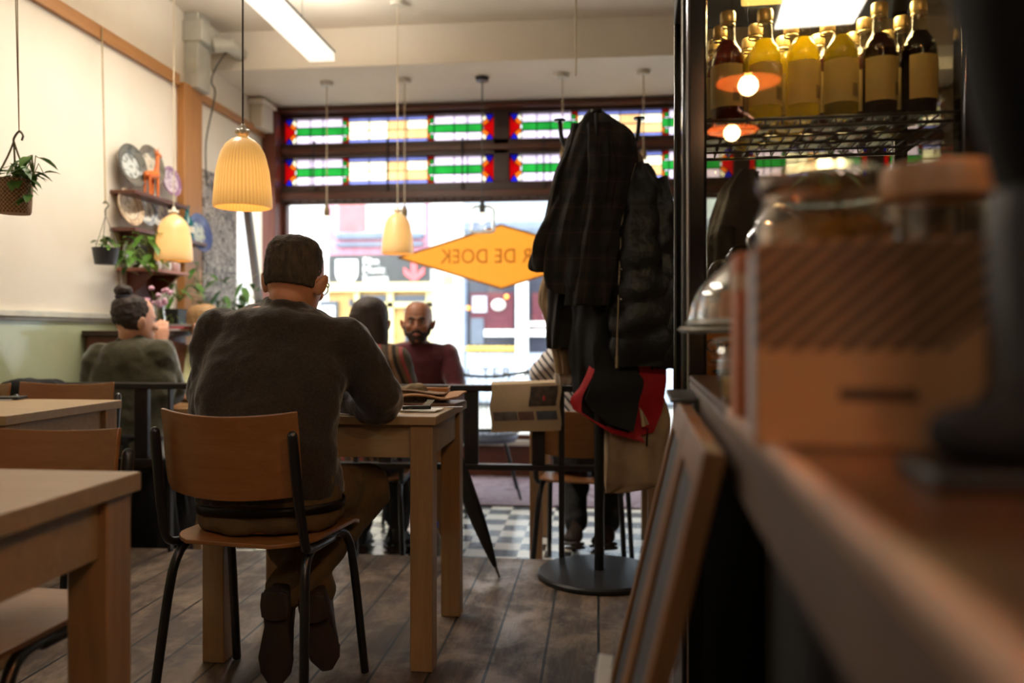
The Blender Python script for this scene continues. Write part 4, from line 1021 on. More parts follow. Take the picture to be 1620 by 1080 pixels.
lv.build('leaves', M('mid leaf', (86,128,56), .45, 0, (52,92,40), ns=20), t, world=True); st.build('stems', MC['stem green'], t, world=True)
# magazines, flowers, glass on sideboard
q = onsb(276,.28)
for k in range(3):
    o = G().box((-.09,-.12,0),(.09,.12,.012)).build('magazine', M(('mag white','mag pink','mag grey')[k], ((222,214,208),(206,90,100),(170,160,156))[k], .6), bevel=.001); o.location = (q[0]+.01*k, q[1], q[2]+.0125*k); o.rotation_euler = (0,0,.1*k)
    tag(o, ('white magazine at the bottom of the stack on the sideboard','pink covered magazine in the middle of the sideboard stack','grey magazine topmost of the stack on the sideboard')[k], 'magazine', group='magazines on the sideboard')
q = onsb(252,.30); t = thing('glass_vase', 'clear glass vase with pink flowers on the sideboard behind the bun', 'vase', q)
G().lathe([(0,0),(.035,.002),(.04,.06),(.03,.12),(.034,.15)], n=24).build('body', M_clear('vase glass', (235,240,240), .2), t)
qc = Vector(q); st = G(); g = G(); rd = random.Random(4)
for k in range(16):
    p = Vector((rd.uniform(-.05,.05), rd.uniform(-.09,.07), rd.uniform(.12,.24))); g.ell(p, (.016,.016,.013), 8, 6); st.tube([(0,0,.05), p], .002, 5)
g.build('blossoms', M('pink petals', (206,140,168), .7, 0, (226,190,206), ns=30), t); st.build('stems', MC['stem green'], t)
# small white switch plate on the wall
q = wx(196,455,WX+.01); tag(G().box((WX,q.y-.04,q.z-.12),(WX+.02,q.y+.04,q.z+.12)).build('wall_box', M('cream plastic', (1,1,1)), bevel=.004), 'small cream box on the wall above the wainscot', 'wall box')
# ================================================================== COUNTER (right)
CA = radians(9.0); CRZ = YAW-CA
def cf(s, r, z):
    """counter frame: s along the front edge away from the camera, r to the right of the edge"""
    lat = .0823+.02 + s*sin(CA)+r*cos(CA); D = s*cos(CA)-r*sin(CA); return cw(lat-.012, D, z)
TOPZ = .92
cm = Matrix.Translation(cf(0,0,0)) @ Matrix.Rotation(CRZ, 4, 'Z')      # local: x right, y away
t = thing('bar_counter', 'dark bar counter with a brown wooden top running along the right side', 'counter', cf(0,0,0), CRZ)
S0, S1 = -1.0, 1.60
G().box((.0,S0,TOPZ-.012),(.75,S1,TOPZ)).build('worktop', M_wood('dark brown top', (104,66,36), (80,48,26), 'y', .3, coat=.4), t, bevel=.003)
G().box((.0,S0,TOPZ-.075),(.03,S1,TOPZ-.0125)).build('front_edge', M('taupe edge', (112,92,80), .5, 0, (92,74,64)), t, bevel=.003)
G().box((-.004,S0,TOPZ-.012),(.009,.86,TOPZ+.002)).build('edge_strip', M('pale worn strip', (206,166,140), .5, 0, (150,116,92)), t, bevel=.003)
G().box((.14,S0,0),(.72,S1,TOPZ-.08)).build('cabinet', M('dark cabinet', (44,40,36), .7), t)
G().box((.12,S0,.0),(.14,S1,.10)).build('plinth', black, t)
# leaning framed boards
def board(name, label, s0, s1, top, lean, z0=0, off=0, fm=None):
    a = cf(s0, -.006-off, top); b = cf(s1, -.006-off, top); 
    t = thing(name, label, 'board', cf((s0+s1)/2, -.006-off-lean*top, z0), CRZ)
    L = (s1-s0)/2; H = sqrt(top**2+(lean*top)**2); ang = math.atan(lean); R_ = Matrix.Rotation(ang, 4, 'Y')
    fm = fm or M_wood('oiled frame wood', (150,102,58), (122,78,42), 'z')
    fw, th = .042, .022
    def bx(lo, hi, nm, m, bv=.002):
        g = G().box(lo, hi); g.xf(R_); return g.build(nm, m, t, bevel=bv)
    bx((-th,-L,0),(0,-L+fw,H), 'frame_stile', fm); bx((-th,L-fw,0),(0,L,H), 'frame_stile', fm)
    bx((-th,-L+fw,0),(0,L-fw,fw), 'frame_rail', fm); bx((-th,-L+fw,H-fw),(0,L-fw,H), 'frame_rail', fm)
    bx((-th+.006,-L+fw,fw),(-.004,L-fw,H-fw), 'slate_panel', M('chalky slate', (82,82,88), .6, 0, (48,48,54), ns=5), 0)
    return t
board('chalkboard', 'wood framed chalkboard leaning on the counter front, nearest the camera', .78, 1.07, .885, .235, off=.004)
board('chalkboard', 'wood framed chalkboard leaning on the counter front, farther one', 1.08, 1.38, .885, .235, off=.004)
t = board('picture_frame', 'low white edged frame leaning at the bottom left of the chalkboards', 1.02, 1.22, .52, .10, off=.125, fm=M('off white frame', (206,198,188), .5))
t['category'] = 'frame'
# small metal ledge on the far end of the counter
q = cf(1.52, -.03, .87)
t = thing('metal_ledge', 'small grey metal ledge fixed to the far end of the counter front', 'ledge', cf(1.42,0,.90), CRZ)
G().box((-.045,-.10,-.012),(.0,.12,-.004)).box((-.005,-.10,-.06),(.0,.12,-.004)).build('plate', steel, t, bevel=.002)
# ------------------------------------------------------------------ drinks cooler
CW_, CD_, CHT = .56, .46, 1.86
ck = pz(1079, 1.615, 0)
t = thing('drinks_cooler', 'black framed glass drinks cooler lit from inside, at the end of the counter', 'cooler', (ck.x, ck.y, 0), CRZ)
gl = M_clear('cooler glass', (236,232,220), .06, .015); gl2 = M_clear('cooler side glass', (236,232,224), .02, .02)
pw = .048
def post(x, y, w=pw): return G().box((x,y,.0),(x+w,y+w,CHT)).build('corner_post', M('black gloss post', (18,17,16), .14, 0, (14,13,12), coat=.6), t, bevel=.006)
CW_ = .56
post(0,0); post(CW_-pw,0); post(0,CD_-pw); post(CW_-pw,CD_-pw, .03)
G().tube([(.012,-.004,.0),(.012,-.004,CHT)], .0035, 8).build('chrome_strip', chrome, t)
G().box((0,0,1.76),(CW_,CD_,CHT)).build('head_unit', M('cooler head', (46,42,38), .4), t, bevel=.004)
G().box((0,0,0),(CW_,CD_,.86)).build('base_unit', black, t, bevel=.004)
G().box((pw,.010,.862),(CW_-pw,.016,1.758)).build('front_glass', gl, t, smooth=False)
G().box((pw,CD_-.02,.862),(CW_-pw,CD_-.016,1.758)).build('back_glass', gl2, t, smooth=False)
G().box((.016,pw,.862),(.02,CD_-pw,1.758)).build('side_glass', gl2, t, smooth=False); G().box((CW_-.02,pw,.862),(CW_-.016,CD_-pw,1.758)).build('side_glass', gl2, t, smooth=False)
lx0 = .16; 
g = G().box((.14,.115,1.728),(.41,.245,1.757)); g.build('light_panel', M_emit('cooler lamp', (255,216,120), 1.1, (250,240,210)), t, bevel=.004)
lm = Matrix.Translation((ck.x,ck.y,0)) @ Matrix.Rotation(CRZ,4,'Z')
area_light('cooler_light', lm @ Vector((.275,.18,1.722)), (0,0,CRZ), .26, .12, 6, (1,.84,.50))
SHZ = 1.428
g = G(); 
def shelfwires(g, z, x0, x1, y0, y1, r=.0027):
    n = 15
    for i in range(n+1): x = x0+(x1-x0)*i/n; g.tube([(x,y0,z),(x,y1,z),(x,y1+.012,z+.02)], r*.8, 5)
    for j in range(6): y = y0+(y1-y0)*j/5; g.tube([(x0,y,z-.004),(x1,y,z-.004)], r, 5)
    g.tube([(x0,y0,z-.004),(x1,y0,z-.004),(x1,y1,z-.004),(x0,y1,z-.004),(x0,y0,z-.004)], .004, 6)
    g.tube([(x0,y0-.004,z-.022),(x1,y0-.004,z-.022)], .004, 6)
    for i in range(n+1): x = x0+(x1-x0)*i/n; g.tube([(x,y0,z),(x,y0-.004,z-.022)], r*.8, 5)
shelfwires(g, SHZ, .03, CW_-.03, .04, CD_-.05); g.build('wire_shelf', black, t)
g = G(); shelfwires(g, 1.0, .03, CW_-.03, .04, CD_-.05)
# bottles
pal = {'red': (92,28,12), 'yellow': (206,186,36), 'olive': (140,126,24), 'dark': (44,16,6), 'black': (26,12,6), 'amber': (120,60,10)}
def bottle(kind, label, grp):
    t = thing('juice_bottle', label, 'bottle', (0,0,0), group=grp)
    prof = [(0,0),(.030,.0),(.0335,.006),(.034,.02),(.034,.124),(.0332,.132),(.0300,.143),(.0235,.153),(.0175,.162),(.0158,.172),(.0145,.190),(.0138,.205)]
    G().lathe(prof, n=28).build('glass_body', M_clear('bottle glass', (244,240,226), .03, .06, edge=.3), t)
    lq = [(r*.93, z+.002) for r, z in prof[:-3]]+[(.0,.168)]
    lq[0] = (0,.002)
    G().lathe(lq, n=28).build('drink', M_liquid('drink '+kind, pal[kind], .80 if kind in ('yellow','olive') else .6), t)
    G().lathe([(0,.203),(.0150,.203),(.0158,.208),(.0155,.222),(.0135,.226),(0,.226)], n=24, rib=lambda a, z: .02*sin(20*a)).lathe([(.0145,.196),(.0155,.198),(.0145,.201)], n=24).build('cap', M('pale gold cap', (176,150,96), .35, .5, (150,126,80)), t)
    g = G(); n = 20; ang = lambda i: -pi/2-1.25+2.5*i/n
    vs = []
    for i in range(n+1):
        a = ang(i)
        for z in (.026,.112): vs.append((.0346*cos(a), .0346*sin(a), z))
    g.add(vs, [(2*i,2*i+2,2*i+3,2*i+1) for i in range(n)])
    lbl_ = g.build('paper_label', LBL(kind), t)
    bar = G(); vs = []
    for i in range(14):
        a = -pi/2+.55+i*.032
        for z in (.036,.062): 
            for da in (0,.016): vs.append((.0349*cos(a+da), .0349*sin(a+da), z))
    bar.add(vs, [(4*i,4*i+1,4*i+3,4*i+2) for i in range(14)]); bar.build('barcode', M('print black', (40,36,24), .7), lbl_)
    return t
def LBL(kind):
    nm = 'label '+kind
    if nm in MC: return MC[nm]
    m, nt, b = nodes_of(nm); b.inputs['Roughness'].default_value = .6
    v = coords(nt); s = nt.nodes.new('ShaderNodeSeparateXYZ'); nt.links.new(v, s.inputs[0])
    ln = math_(nt, 'GREATER_THAN', math_(nt, 'SINE', math_(nt, 'MULTIPLY', s.outputs[2], 1500)), .3)
    n = noise_tex(nt, coords(nt, (1,1,60)), 120, 2); ln = math_(nt, 'MULTIPLY', ln, ramp(nt, n, [(.45,(0,0,0,1)),(.5,(1,1,1,1))]))
    nt.links.new(mixc(nt, math_(nt, 'MULTIPLY', ln, .6), lin((206,182,120)), lin((90,70,36))), b.inputs['Base Color'])
    tr = nt.nodes.new('ShaderNodeBsdfTranslucent'); tr.inputs[0].default_value = lin((206,182,120)); mx = nt.nodes.new('ShaderNodeMixShader'); mx.inputs[0].default_value = .35
    nt.links.new(b.outputs[0], mx.inputs[1]); nt.links.new(tr.outputs[0], mx.inputs[2]); nt.links.new(mx.outputs[0], nt.nodes['Material Output'].inputs[0])
    MC[nm] = m; return m
proto = {}
order = ['red','yellow','yellow','olive','dark','black']
ords = ['leftmost','second from the left','third from the left','fourth from the left','fifth from the left','rightmost']
cname = {'red':'reddish brown','yellow':'yellow','olive':'olive green','dark':'dark brown','black':'near black','amber':'amber'}
rowk = [order, ['red','olive','yellow','red','red','dark'], ['amber','olive','yellow','amber','amber','olive'], ['amber','yellow','olive','dark','amber','dark']]
rown = ['front row','second row','third row','back row']
for j in range(4):
    for i in range(6):
        k = rowk[j][i]; lb = '%s juice bottle, %s in the %s on the cooler shelf' % (cname[k], ords[i], rown[j])
        if k not in proto: b_ = bottle(k, lb, 'juice bottles on the cooler shelf'); proto[k] = b_
        else: b_ = copy_tree(proto[k]); b_['label'] = lb
        x = .096+i*.0735+(.004 if j%2 else 0)+(.0 if j == 0 else -.012); y = .085+j*.082
        b_.location = lm @ Vector((x, y, SHZ+.003)); b_.rotation_euler = (0,0,CRZ+(-.35,0,.1,-.1,.15,.45)[i])
# chocolate milk carton on the counter-level floor of the cooler
q = lm @ Vector((.115,.10,.865))
t = thing('drink_carton', 'orange drink carton with dark lettering in the bottom of the cooler', 'carton', q, CRZ)
G().box((-.062,-.03,0),(.062,.03,.155)).build('box', M('orange carton', (206,130,40), .5, 0, (190,112,30)), t, bevel=.003)
tt = text('lettering', 'Chocomel', .038, M('deep blue print', (26,24,48), .6), t, (0,-.0315,.108), sx=.82)
g = G(); g.prism([(-.05,.06),(.0,.068),(.05,.06),(.03,.036),(0,.026),(-.03,.036)], -.0325,-.0305); g.build('green_emblem', M('green print', (60,80,48), .6), t)
G().box((-.054,-.0325,.078),(.054,-.031,.081)).build('white_line', cream, t)
# ------------------------------------------------------------------ cake domes on stands
cg = M_clear('dome glass', (250,250,248), .04, .02, edge=.9)
def dome(label, c, R_, base):
    t = thing('cake_dome', label, 'cake dome', c)
    pr = [(R_*cos(a)*1.0, .012+base+R_*.92*sin(a)) for a in (pi/2*k/14 for k in range(15))]
    pr2 = [(max(.0005,r-.0035), z-.0035) for r, z in pr[::-1]]
    G().lathe(pr, n=48).lathe(pr2, n=48).build('glass_dome', cg, t)
    z = base+.012+R_*.92
    g = G(); g.tube([(-.022,0,z-.004),(-.030,0,z+.025),(-.012,0,z+.05),(.012,0,z+.05),(.030,0,z+.025),(.022,0,z-.004)], .0045, 8, smooth=5); g.build('handle', chrome, t)
    G().lathe([(0,base),(R_+.012,base),(R_+.018,base+.006),(R_+.012,base+.012),(0,base+.010)], n=56).build('plate', M_clear('plate glass', (206,214,208), .2, .03, opac=.35, ocol=(190,196,190)), t)
    G().lathe([(0,0),(.055,.0),(.055,.006),(.018,.014),(.014,base-.012),(.03,base),(0,base)], n=28).build('foot', M_clear('plate glass', (1,1,1)), t)
    g = G(); g.lathe([(0,base+.013),(R_*.72,base+.013),(R_*.74,base+.03),(R_*.7,base+.052),(0,base+.056)], n=32); g.build('cake', M('baked crust', (178,112,60), .8, 0, (140,80,40), ns=30, bump=.5, bs=60), t)
    return t
q = pz(1233, 1.17, TOPZ); q = cw((1233-810)/FPX*1.17, 1.17, TOPZ)
dome('glass cake dome with a loop handle on a stand, the nearer of two', q, .115, .088)
q = cw((1213-810)/FPX*1.42, 1.42, TOPZ)
dome('glass cake dome on a stand just behind the nearer dome', q, .135, .080)
# clip top jar
q = pz(1180, 1.0, TOPZ); q = pz(1178, .98, TOPZ)
t = thing('clip_jar', 'small glass jar with a steel clip lid between carton and cake domes', 'jar', q)
G().lathe([(0,0),(.026,0),(.030,.01),(.030,.045),(.026,.055)], n=28).build('glass_body', M_clear('vase glass', (1,1,1)), t)
G().lathe([(0,.004),(.026,.004),(.026,.026),(0,.030)], n=24).build('contents', M('caramel', (206,160,96), .7, ns=30), t)
G().lathe([(0,.07),(.028,.07),(.031,.064),(.031,.056),(0,.056)], n=28).build('lid', M_clear('bottle glass', (1,1,1)), t)
G().tube([(-.034,0,.05),(-.04,0,.066),(-.02,-.02,.074),(.01,-.03,.076)], .0022, 6, smooth=4).lathe([(.0295,.056),(.0315,.058),(.0295,.061)], n=28).build('clip', chrome, t)
# kraft box with diagonal stripes
bl0 = pz(1195, .585, TOPZ); br0 = pz(1612, .545, TOPZ)
ux = (br0-bl0).normalized(); bw = (br0-bl0).length; brz = atan2(ux.y, ux.x)
t = thing('cardboard_box', 'kraft cardboard box with dark diagonal stripes on the counter, very near', 'box', bl0, brz)
bh = .145
def stripes():
    m, nt, b = nodes_of('striped kraft'); b.inputs['Roughness'].default_value = .75
    v = coords(nt); s = nt.nodes.new('ShaderNodeSeparateXYZ'); nt.links.new(v, s.inputs[0])
    d = math_(nt, 'SUBTRACT', math_(nt, 'MULTIPLY', s.outputs[0], 1.0), math_(nt, 'MULTIPLY', s.outputs[2], 1.15))
    st = math_(nt, 'GREATER_THAN', math_(nt, 'FRACT', math_(nt, 'MULTIPLY', d, 62)), .46)
    # the printed band: above a line and left of a slanted line
    m1 = math_(nt, 'GREATER_THAN', s.outputs[2], .068); m2 = math_(nt, 'LESS_THAN', d, .045)
    band = math_(nt, 'MULTIPLY', m1, m2)
    base = ramp(nt, noise_tex(nt, v, 20), [(.3, lin((190,136,88))),(.7, lin((176,122,76)))])
    k = mixc(nt, math_(nt, 'MULTIPLY', band, math_(nt, 'MULTIPLY_ADD', st, .75, .22)), base, lin((44,26,16)))
    nt.links.new(k, b.inputs['Base Color']); return m
G().box((0,0,0),(bw,.11,bh)).build('carton', stripes(), t, bevel=.002)
G().box((-.0012,.004,.002),(-.0002,.106,bh-.003)).build('lit_side', M('painted light on box side', (196,186,186), .5), t)  # pale sheet paints the light falling on the box's left side
G().box((.056,-.0012,.034),(.106,-.0002,.042)).build('printed_mark', M('dark print', (92,60,36), .7), t)
# orange carton just behind, left
q = pz(1182, .78, TOPZ)
t = thing('tall_carton', 'narrow orange brown carton standing left behind the striped box', 'carton', (q.x, q.y, TOPZ), CRZ)
G().box((-.012,-.02,0),(.05,.03,.155)).build('carton', M('orange brown card', (204,118,70), .6), t, bevel=.002); G().box((-.0125,-.0205,.12),(.0505,.0305,.135)).build('band', M('pale band', (220,180,140), .6), t)
# glass jars behind
def jar(label, u, D, R_, zb, h, lid, cont):
    q = pz(u, D, zb); t = thing('storage_jar', label, 'jar', q)
    G().lathe([(0,0),(R_*.92,0),(R_,.01),(R_,h*.8),(R_*.88,h*.88),(R_*.88,h*.90)], n=40).lathe([(R_*.85,h*.9),(R_*.85,h*.87),(R_*.96,h*.79),(R_*.96,.012),(0,.008)], n=40).build('glass_body', M_clear('jar glass', (248,244,236), .12, .03), t)
    G().lathe([(0,.012),(R_*.9,.012),(R_*.9,h*cont[1]),(0,h*cont[1])], n=28).build('contents', M('jar contents '+label[:6], cont[0], .7, 0, tuple(x*.6 for x in cont[0]), ns=40, bump=.8, bs=60), t)
    if lid == 'glass': G().lathe([(0,h),(R_*.8,h),(R_*.98,h*.975),(R_*1.0,h*.93),(R_*.9,h*.905),(0,h*.905)], n=40).build('lid', M_clear('jar glass', (1,1,1)), t)
    else: G().lathe([(0,h*1.02),(R_*1.0,h*1.02),(R_*1.04,h*1.0),(R_*1.04,h*.89),(0,h*.89)], n=40).build('lid', M_wood('pale lid wood', (196,148,100), (170,122,78), 'x'), t)
    return t
jar('tall glass jar with a glass lid and golden biscuits behind the striped box', 1306, .78, .064, TOPZ, .232, 'glass', ((222,160,60), .78))
jar('glass jar with a pale wooden lid right behind the striped box', 1484, .74, .046, TOPZ, .225, 'wood', ((120,100,84), .70))
# coffee grinder at the right edge
q = pz(1690, .46, TOPZ)
t = thing('coffee_grinder', 'black coffee grinder with a wide dark hopper at the right edge, very near', 'coffee grinder', q, CRZ)
G().lathe([(0,.0),(.056,.0),(.058,.01),(.052,.03),(.040,.05),(.040,.14),(.038,.16),(0,.16)], n=36).build('body', M('matte black shell', (16,15,14), .5), t)
G().lathe([(.034,.155),(.040,.18),(.050,.22),(.064,.30),(.070,.36),(.072,.43),(.0,.44)], n=40).build('hopper', M('smoky hopper', (14,13,13), .7, 0, (11,10,10), spec=.15), t)
q = pz(1545, .44, TOPZ)
t = thing('drip_tray', 'black tray with a folded dark cloth on the counter in front of the grinder', 'tray', q, CRZ)
G().box((-.032,-.035,0),(.052,.035,.010)).build('tray', M('matte black shell', (1,1,1)), t, bevel=.003)
g = G(); g.ell((.004,0,.026), (.030,.028,.018), 16, 10).ell((.032,.004,.034), (.022,.026,.026), 16, 10); g.build('cloth', M('black cloth', (18,17,16), .95), t, remesh=.004, relax=3)
# ================================================================== COAT STAND AND COATS
cs = floorpt(948, 908); cs = pz(948, 3.38, 0)
t = thing('coat_stand', 'black metal coat stand on a round base loaded with coats', 'coat stand', (cs.x, cs.y, 0), YAW)
G().lathe([(0,0),(.25,0),(.255,.006),(.255,.016),(.248,.024),(.20,.027),(0,.030)], n=64).build('base', M('dark steel disc', (52,52,52), .35, .4, (44,44,44)), t)
G().tube([(0,0,.02),(0,0,1.80)], .0205, 16).build('pole', M('pole black', (24,23,22), .4), t)
for k, (dx, dy) in enumerate(((1,-.1),(-1,.1),(.15,1),(-.15,-.8))):
    G().tube([(0,0,1.70),(dx*.08,dy*.08,1.72),(dx*.145,dy*.145,1.78),(dx*.162,dy*.162,1.875)], .0085, 8, smooth=5).lathe([(0,1.872),(.022,1.874),(.024,1.882),(0,1.886)], (dx*.162,dy*.162,0), 16).build('hook', black, t)
# local frame for garments: x lateral, y away from the camera, z up
cmx = Matrix.Translation(cs) @ Matrix.Rotation(YAW, 4, 'Z')
S = 3.38/FPX
def U(u): return (u-948)*S
def Z(v): return CH+(HV-v)*S
def rowpx(lst, y, d):
    out = []
    for k, (v, a, b) in enumerate(lst):
        yy = y[k] if hasattr(y,'__len__') else y; dd = d[k] if hasattr(d,'__len__') else d
        out.append((Z(v), U(a), U(b), yy, dd))
    return out
def garment(name, label, cat, rows, mat, parts=(), **kw):
    t = thing(name, label, cat, (cs.x, cs.y, 1.0), YAW, group=None)
    g = drape(rows, 'x', None, **kw); g.xf(Matrix.Translation((0,0,-1.0)))
    g.build('body', mat, t)
    return t
def plaidm():
    m, nt, b = nodes_of('dark plaid wool'); b.inputs['Roughness'].default_value = .95
    v = coords(nt); s = nt.nodes.new('ShaderNodeSeparateXYZ'); nt.links.new(v, s.inputs[0])
    def band(o, f, w, ph=0): return math_(nt, 'GREATER_THAN', math_(nt, 'SINE', math_(nt, 'MULTIPLY_ADD', o, f, ph)), w)
    ax = math_(nt, 'ADD', s.outputs[0], math_(nt, 'MULTIPLY', s.outputs[2], -.10))
    a = math_(nt, 'MAXIMUM', band(ax, 75, .55), band(s.outputs[2], 62, .6)); c = math_(nt, 'MAXIMUM', band(ax, 75, .985, 2), band(s.outputs[2], 62, .985, 2))
    k = mixc(nt, math_(nt, 'MULTIPLY', a, .75), lin((44,39,33)), lin((28,27,26))); k = mixc(nt, math_(nt, 'MULTIPLY', c, .45), k, lin((74,54,40)))
    nt.links.new(k, b.inputs['Base Color']); bumpit(nt, b, noise_tex(nt, v, 90), .4, .003); return m
plaid = plaidm(); puff = M('black puffer nylon', (33,33,35), .42, 0, (27,27,29), ns=12, bump=.6, bs=26, bd=.01)
dkcot = M('dark navy cotton', (30,31,33), .85, 0, (24,24,26), bump=.3, bs=30)
# beige jacket hidden behind (right shoulder of it shows)
t = garment('beige_jacket', 'greyish beige jacket hanging behind the black puffer by the hook', 'jacket',
  rowpx([(215,965,1000),(245,960,1018),(290,955,1028),(350,950,1036),(430,950,1040),(520,950,1044)], .07, [.02,.035,.05,.06,.06,.05]), M('taupe wool', (150,126,106), .9, 0, (128,104,86)), fold=.012, seed=4)
# dark long coat at the left back: sleeve side hem 548
t = garment('dark_jacket', 'charcoal jacket whose sleeve shows below the plaid coat hem', 'jacket',
  rowpx([(240,905,950),(300,885,950),(400,870,950),(470,866,940),(520,866,925),(551,868,912)], .075, [.02,.05,.06,.05,.045,.04]), M('charcoal wool', (42,38,34), .95, 0, (32,29,26), bump=.3, bs=50), fold=.012, seed=7)
# khaki coat edge (left, below plaid)
t = garment('khaki_coat', 'khaki canvas coat with its edge showing under the plaid coat', 'coat',
  rowpx([(300,900,960),(420,862,950),(470,853,930),(492,857,925),(560,880,925),(592,884,920)], .115, [.02,.03,.03,.03,.03,.02]), M('khaki canvas', (150,124,92), .9, 0, (126,102,72)), fold=.01, seed=8)
# long coat with red lining
t = garment('long_coat', 'long black coat with a red lining showing at its flared hem', 'coat',
  rowpx([(230,935,990),(300,915,1020),(400,905,1040),(500,905,1052),(560,905,1050),(600,912,1045),(640,918,1040),(670,945,1036),(686,985,1022)], .02, [.03,.05,.06,.065,.06,.05,.04,.03,.02]), dkcot, fold=.02, seed=2)
red = M('red lining', (196,20,32), .6, 0, (160,14,26), ns=8)
def flap(name, pts, y0, y1, th, mat, parent, nsub=10):
    """pts: two edge polylines (u,v) inner and outer, a strip between them"""
    A_, B_ = pts
    def at(L, u):
        f = u*(len(L)-1); i = min(int(f), len(L)-2); t_ = f-i
        return (L[i][0]*(1-t_)+L[i+1][0]*t_, L[i][1]*(1-t_)+L[i+1][1]*t_)
    def f(u, v):
        a = at(A_, u); b = at(B_, u); x = a[0]*(1-v)+b[0]*v; z = a[1]*(1-v)+b[1]*v
        return (U(x), y0+(y1-y0)*v+.006*sin(9*u+2*v), Z(z)-1.0)
    return G().sheet(f, 16, 6, th).build(name, mat, parent)
flap('red_lining', ([(950,545),(938,590),(918,628),(918,650),(960,680),(1000,692),(1018,698)],[(940,560),(918,610),(900,630),(906,645),(950,672),(998,684),(1012,688)]), -.055, -.035, .006, red, t)
flap('red_lining', ([(1005,570),(1012,610),(1005,650),(990,690)],[(1052,572),(1052,600),(1046,650),(1032,682)]), -.055, -.02, .008, red, t)
flap('black_facing', ([(950,550),(935,600),(922,632),(960,668)],[(985,560),(1015,600),(1008,640),(998,680)]), -.064, -.062, .006, M('facing black', (34,34,34), .9), t)
flap('care_label', ([(1008,642),(1014,652)],[(1012,672),(1022,668)]), -.072, -.070, .003, M('label satin', (206,180,140), .5), t)
# black puffer jacket
t = thing('puffer_jacket', 'black quilted puffer jacket hanging on the right of the coat stand', 'jacket', (cs.x, cs.y, 1.0), YAW)
rows_ = rowpx([(262,1000,1018),(290,985,1035),(330,975,1046),(400,970,1052),(480,968,1055),(540,966,1055),(578,970,1050)], -.045, [.02,.045,.06,.065,.07,.065,.05])
g = drape(rows_, 'x', None, fold=.008, fk=2, quilt=.22, qs=.125, seed=3, z_sub=10); g.xf(Matrix.Translation((0,0,-1))); g.build('body', puff, t)
rows_ = rowpx([(285,1030,1046),(330,1022,1062),(380,1028,1068),(440,1036,1072),(510,1036,1076),(560,1034,1076),(582,1040,1070)], -.05, [.02,.05,.055,.055,.055,.05,.035])
g = drape(rows_, 'x', None, fold=.004, fk=2, quilt=.20, qs=.11, seed=5, z_sub=10); g.xf(Matrix.Translation((0,0,-1))); g.build('sleeve', puff, t)
g = G(); g.tube([(U(1000),-.085,Z(265)-1),(U(982),-.10,Z(330)-1),(U(975),-.108,Z(420)-1),(U(970),-.116,Z(570)-1)], .004, 8, smooth=6); g.build('zip', M('brass zip', (190,172,140), .35, .8), t)
G().tube([(U(970),-.118,Z(562)-1),(U(970),-.120,Z(580)-1)], .006, 8).build('zip_pull', M('brass zip', (1,1,1)), t)
for v in (430,475,522): G().ell((U(977),-.116,Z(v)-1), (.007,.005,.007), 12, 8).build('snap_button', chrome, t)
g = G().tube([(U(1000),-.06,Z(262)-1),(U(985),-.075,Z(300)-1),(U(980),-.085,Z(345)-1)], .016, 10, smooth=5).tube([(U(1003),-.05,Z(262)-1),(U(1018),-.07,Z(300)-1),(U(1010),-.08,Z(345)-1)], .014, 10, smooth=5); g.build('collar', puff, t)
# plaid coat
t = thing('plaid_coat', 'dark plaid wool coat hanging on the front left of the coat stand', 'coat', (cs.x, cs.y, 1.0), YAW)
rows_ = rowpx([(178,934,948),(190,920,968),(215,903,1000),(245,893,1006),(300,882,998),(360,868,985),(420,860,975),(455,864,972),(466,880,962)], [-.03,-.035,-.05,-.06,-.065,-.07,-.075,-.075,-.075], [.015,.035,.05,.055,.06,.06,.055,.05,.035])
g = drape(rows_, 'x', None, fold=.013, fk=6, seed=1, rough=.008, z_sub=6); g.xf(Matrix.Translation((0,0,-1))); g.build('body', plaid, t)
rows_ = rowpx([(200,905,935),(250,892,930),(320,866,915),(380,848,905),(424,838,895),(432,846,893)], [-.05,-.06,-.065,-.07,-.07,-.07], [.015,.03,.035,.04,.035,.03])
g = drape(rows_, 'x', None, fold=.010, seed=6, z_sub=6); g.xf(Matrix.Translation((0,0,-1))); g.build('sleeve', plaid, t)
rows_ = rowpx([(205,925,960),(260,922,968),(330,918,966),(400,905,962),(476,893,962),(482,895,960)], -.105, [.02,.03,.035,.04,.035,.03])
g = drape(rows_, 'x', None, fold=.010, seed=9, z_sub=6); g.xf(Matrix.Translation((0,0,-1))); g.build('front_panel', plaid, t)
# tote bag
t = thing('canvas_tote', 'beige canvas tote bag hanging low under the coats', 'bag', (cs.x, cs.y, 1.0), YAW)
def tote(u, v):
    xl = U(958); xr2 = U(1060); zb = Z(780)+(Z(756)-Z(780))*u; zt2 = Z(640)
    return (xl+(xr2-xl)*u, .03+.0*u, zb+(zt2-zb)*v-1)
rows_ = rowpx([(560,985,1040),(640,972,1052),(680,960,1062),(730,957,1060),(760,957,1060),(772,958,1045),(782,959,985)], .035, [.015,.03,.045,.05,.045,.03,.012])
g = drape(rows_, 'x', None, fold=.006, seed=12, rough=.012, z_sub=5); g.xf(Matrix.Translation((0,0,-1))); g.build('body', M('beige canvas', (190,160,126), .85, 0, (160,130,98), ns=8, bump=.5, bs=20), t)
for dx in (0,.1): G().tube([(U(985)+dx,.03,Z(640)-1),(U(975)+dx*.5,.03,Z(450)-1),(U(955),.02,Z(300)-1)], .008, 6, smooth=4, flat=.4).build('strap', M('beige canvas', (1,1,1)), t)
G().tube([(U(1022),-.035,Z(676)-1),(U(1021),-.035,Z(704)-1)], .004, 6).build('dangling_tag', black, t)
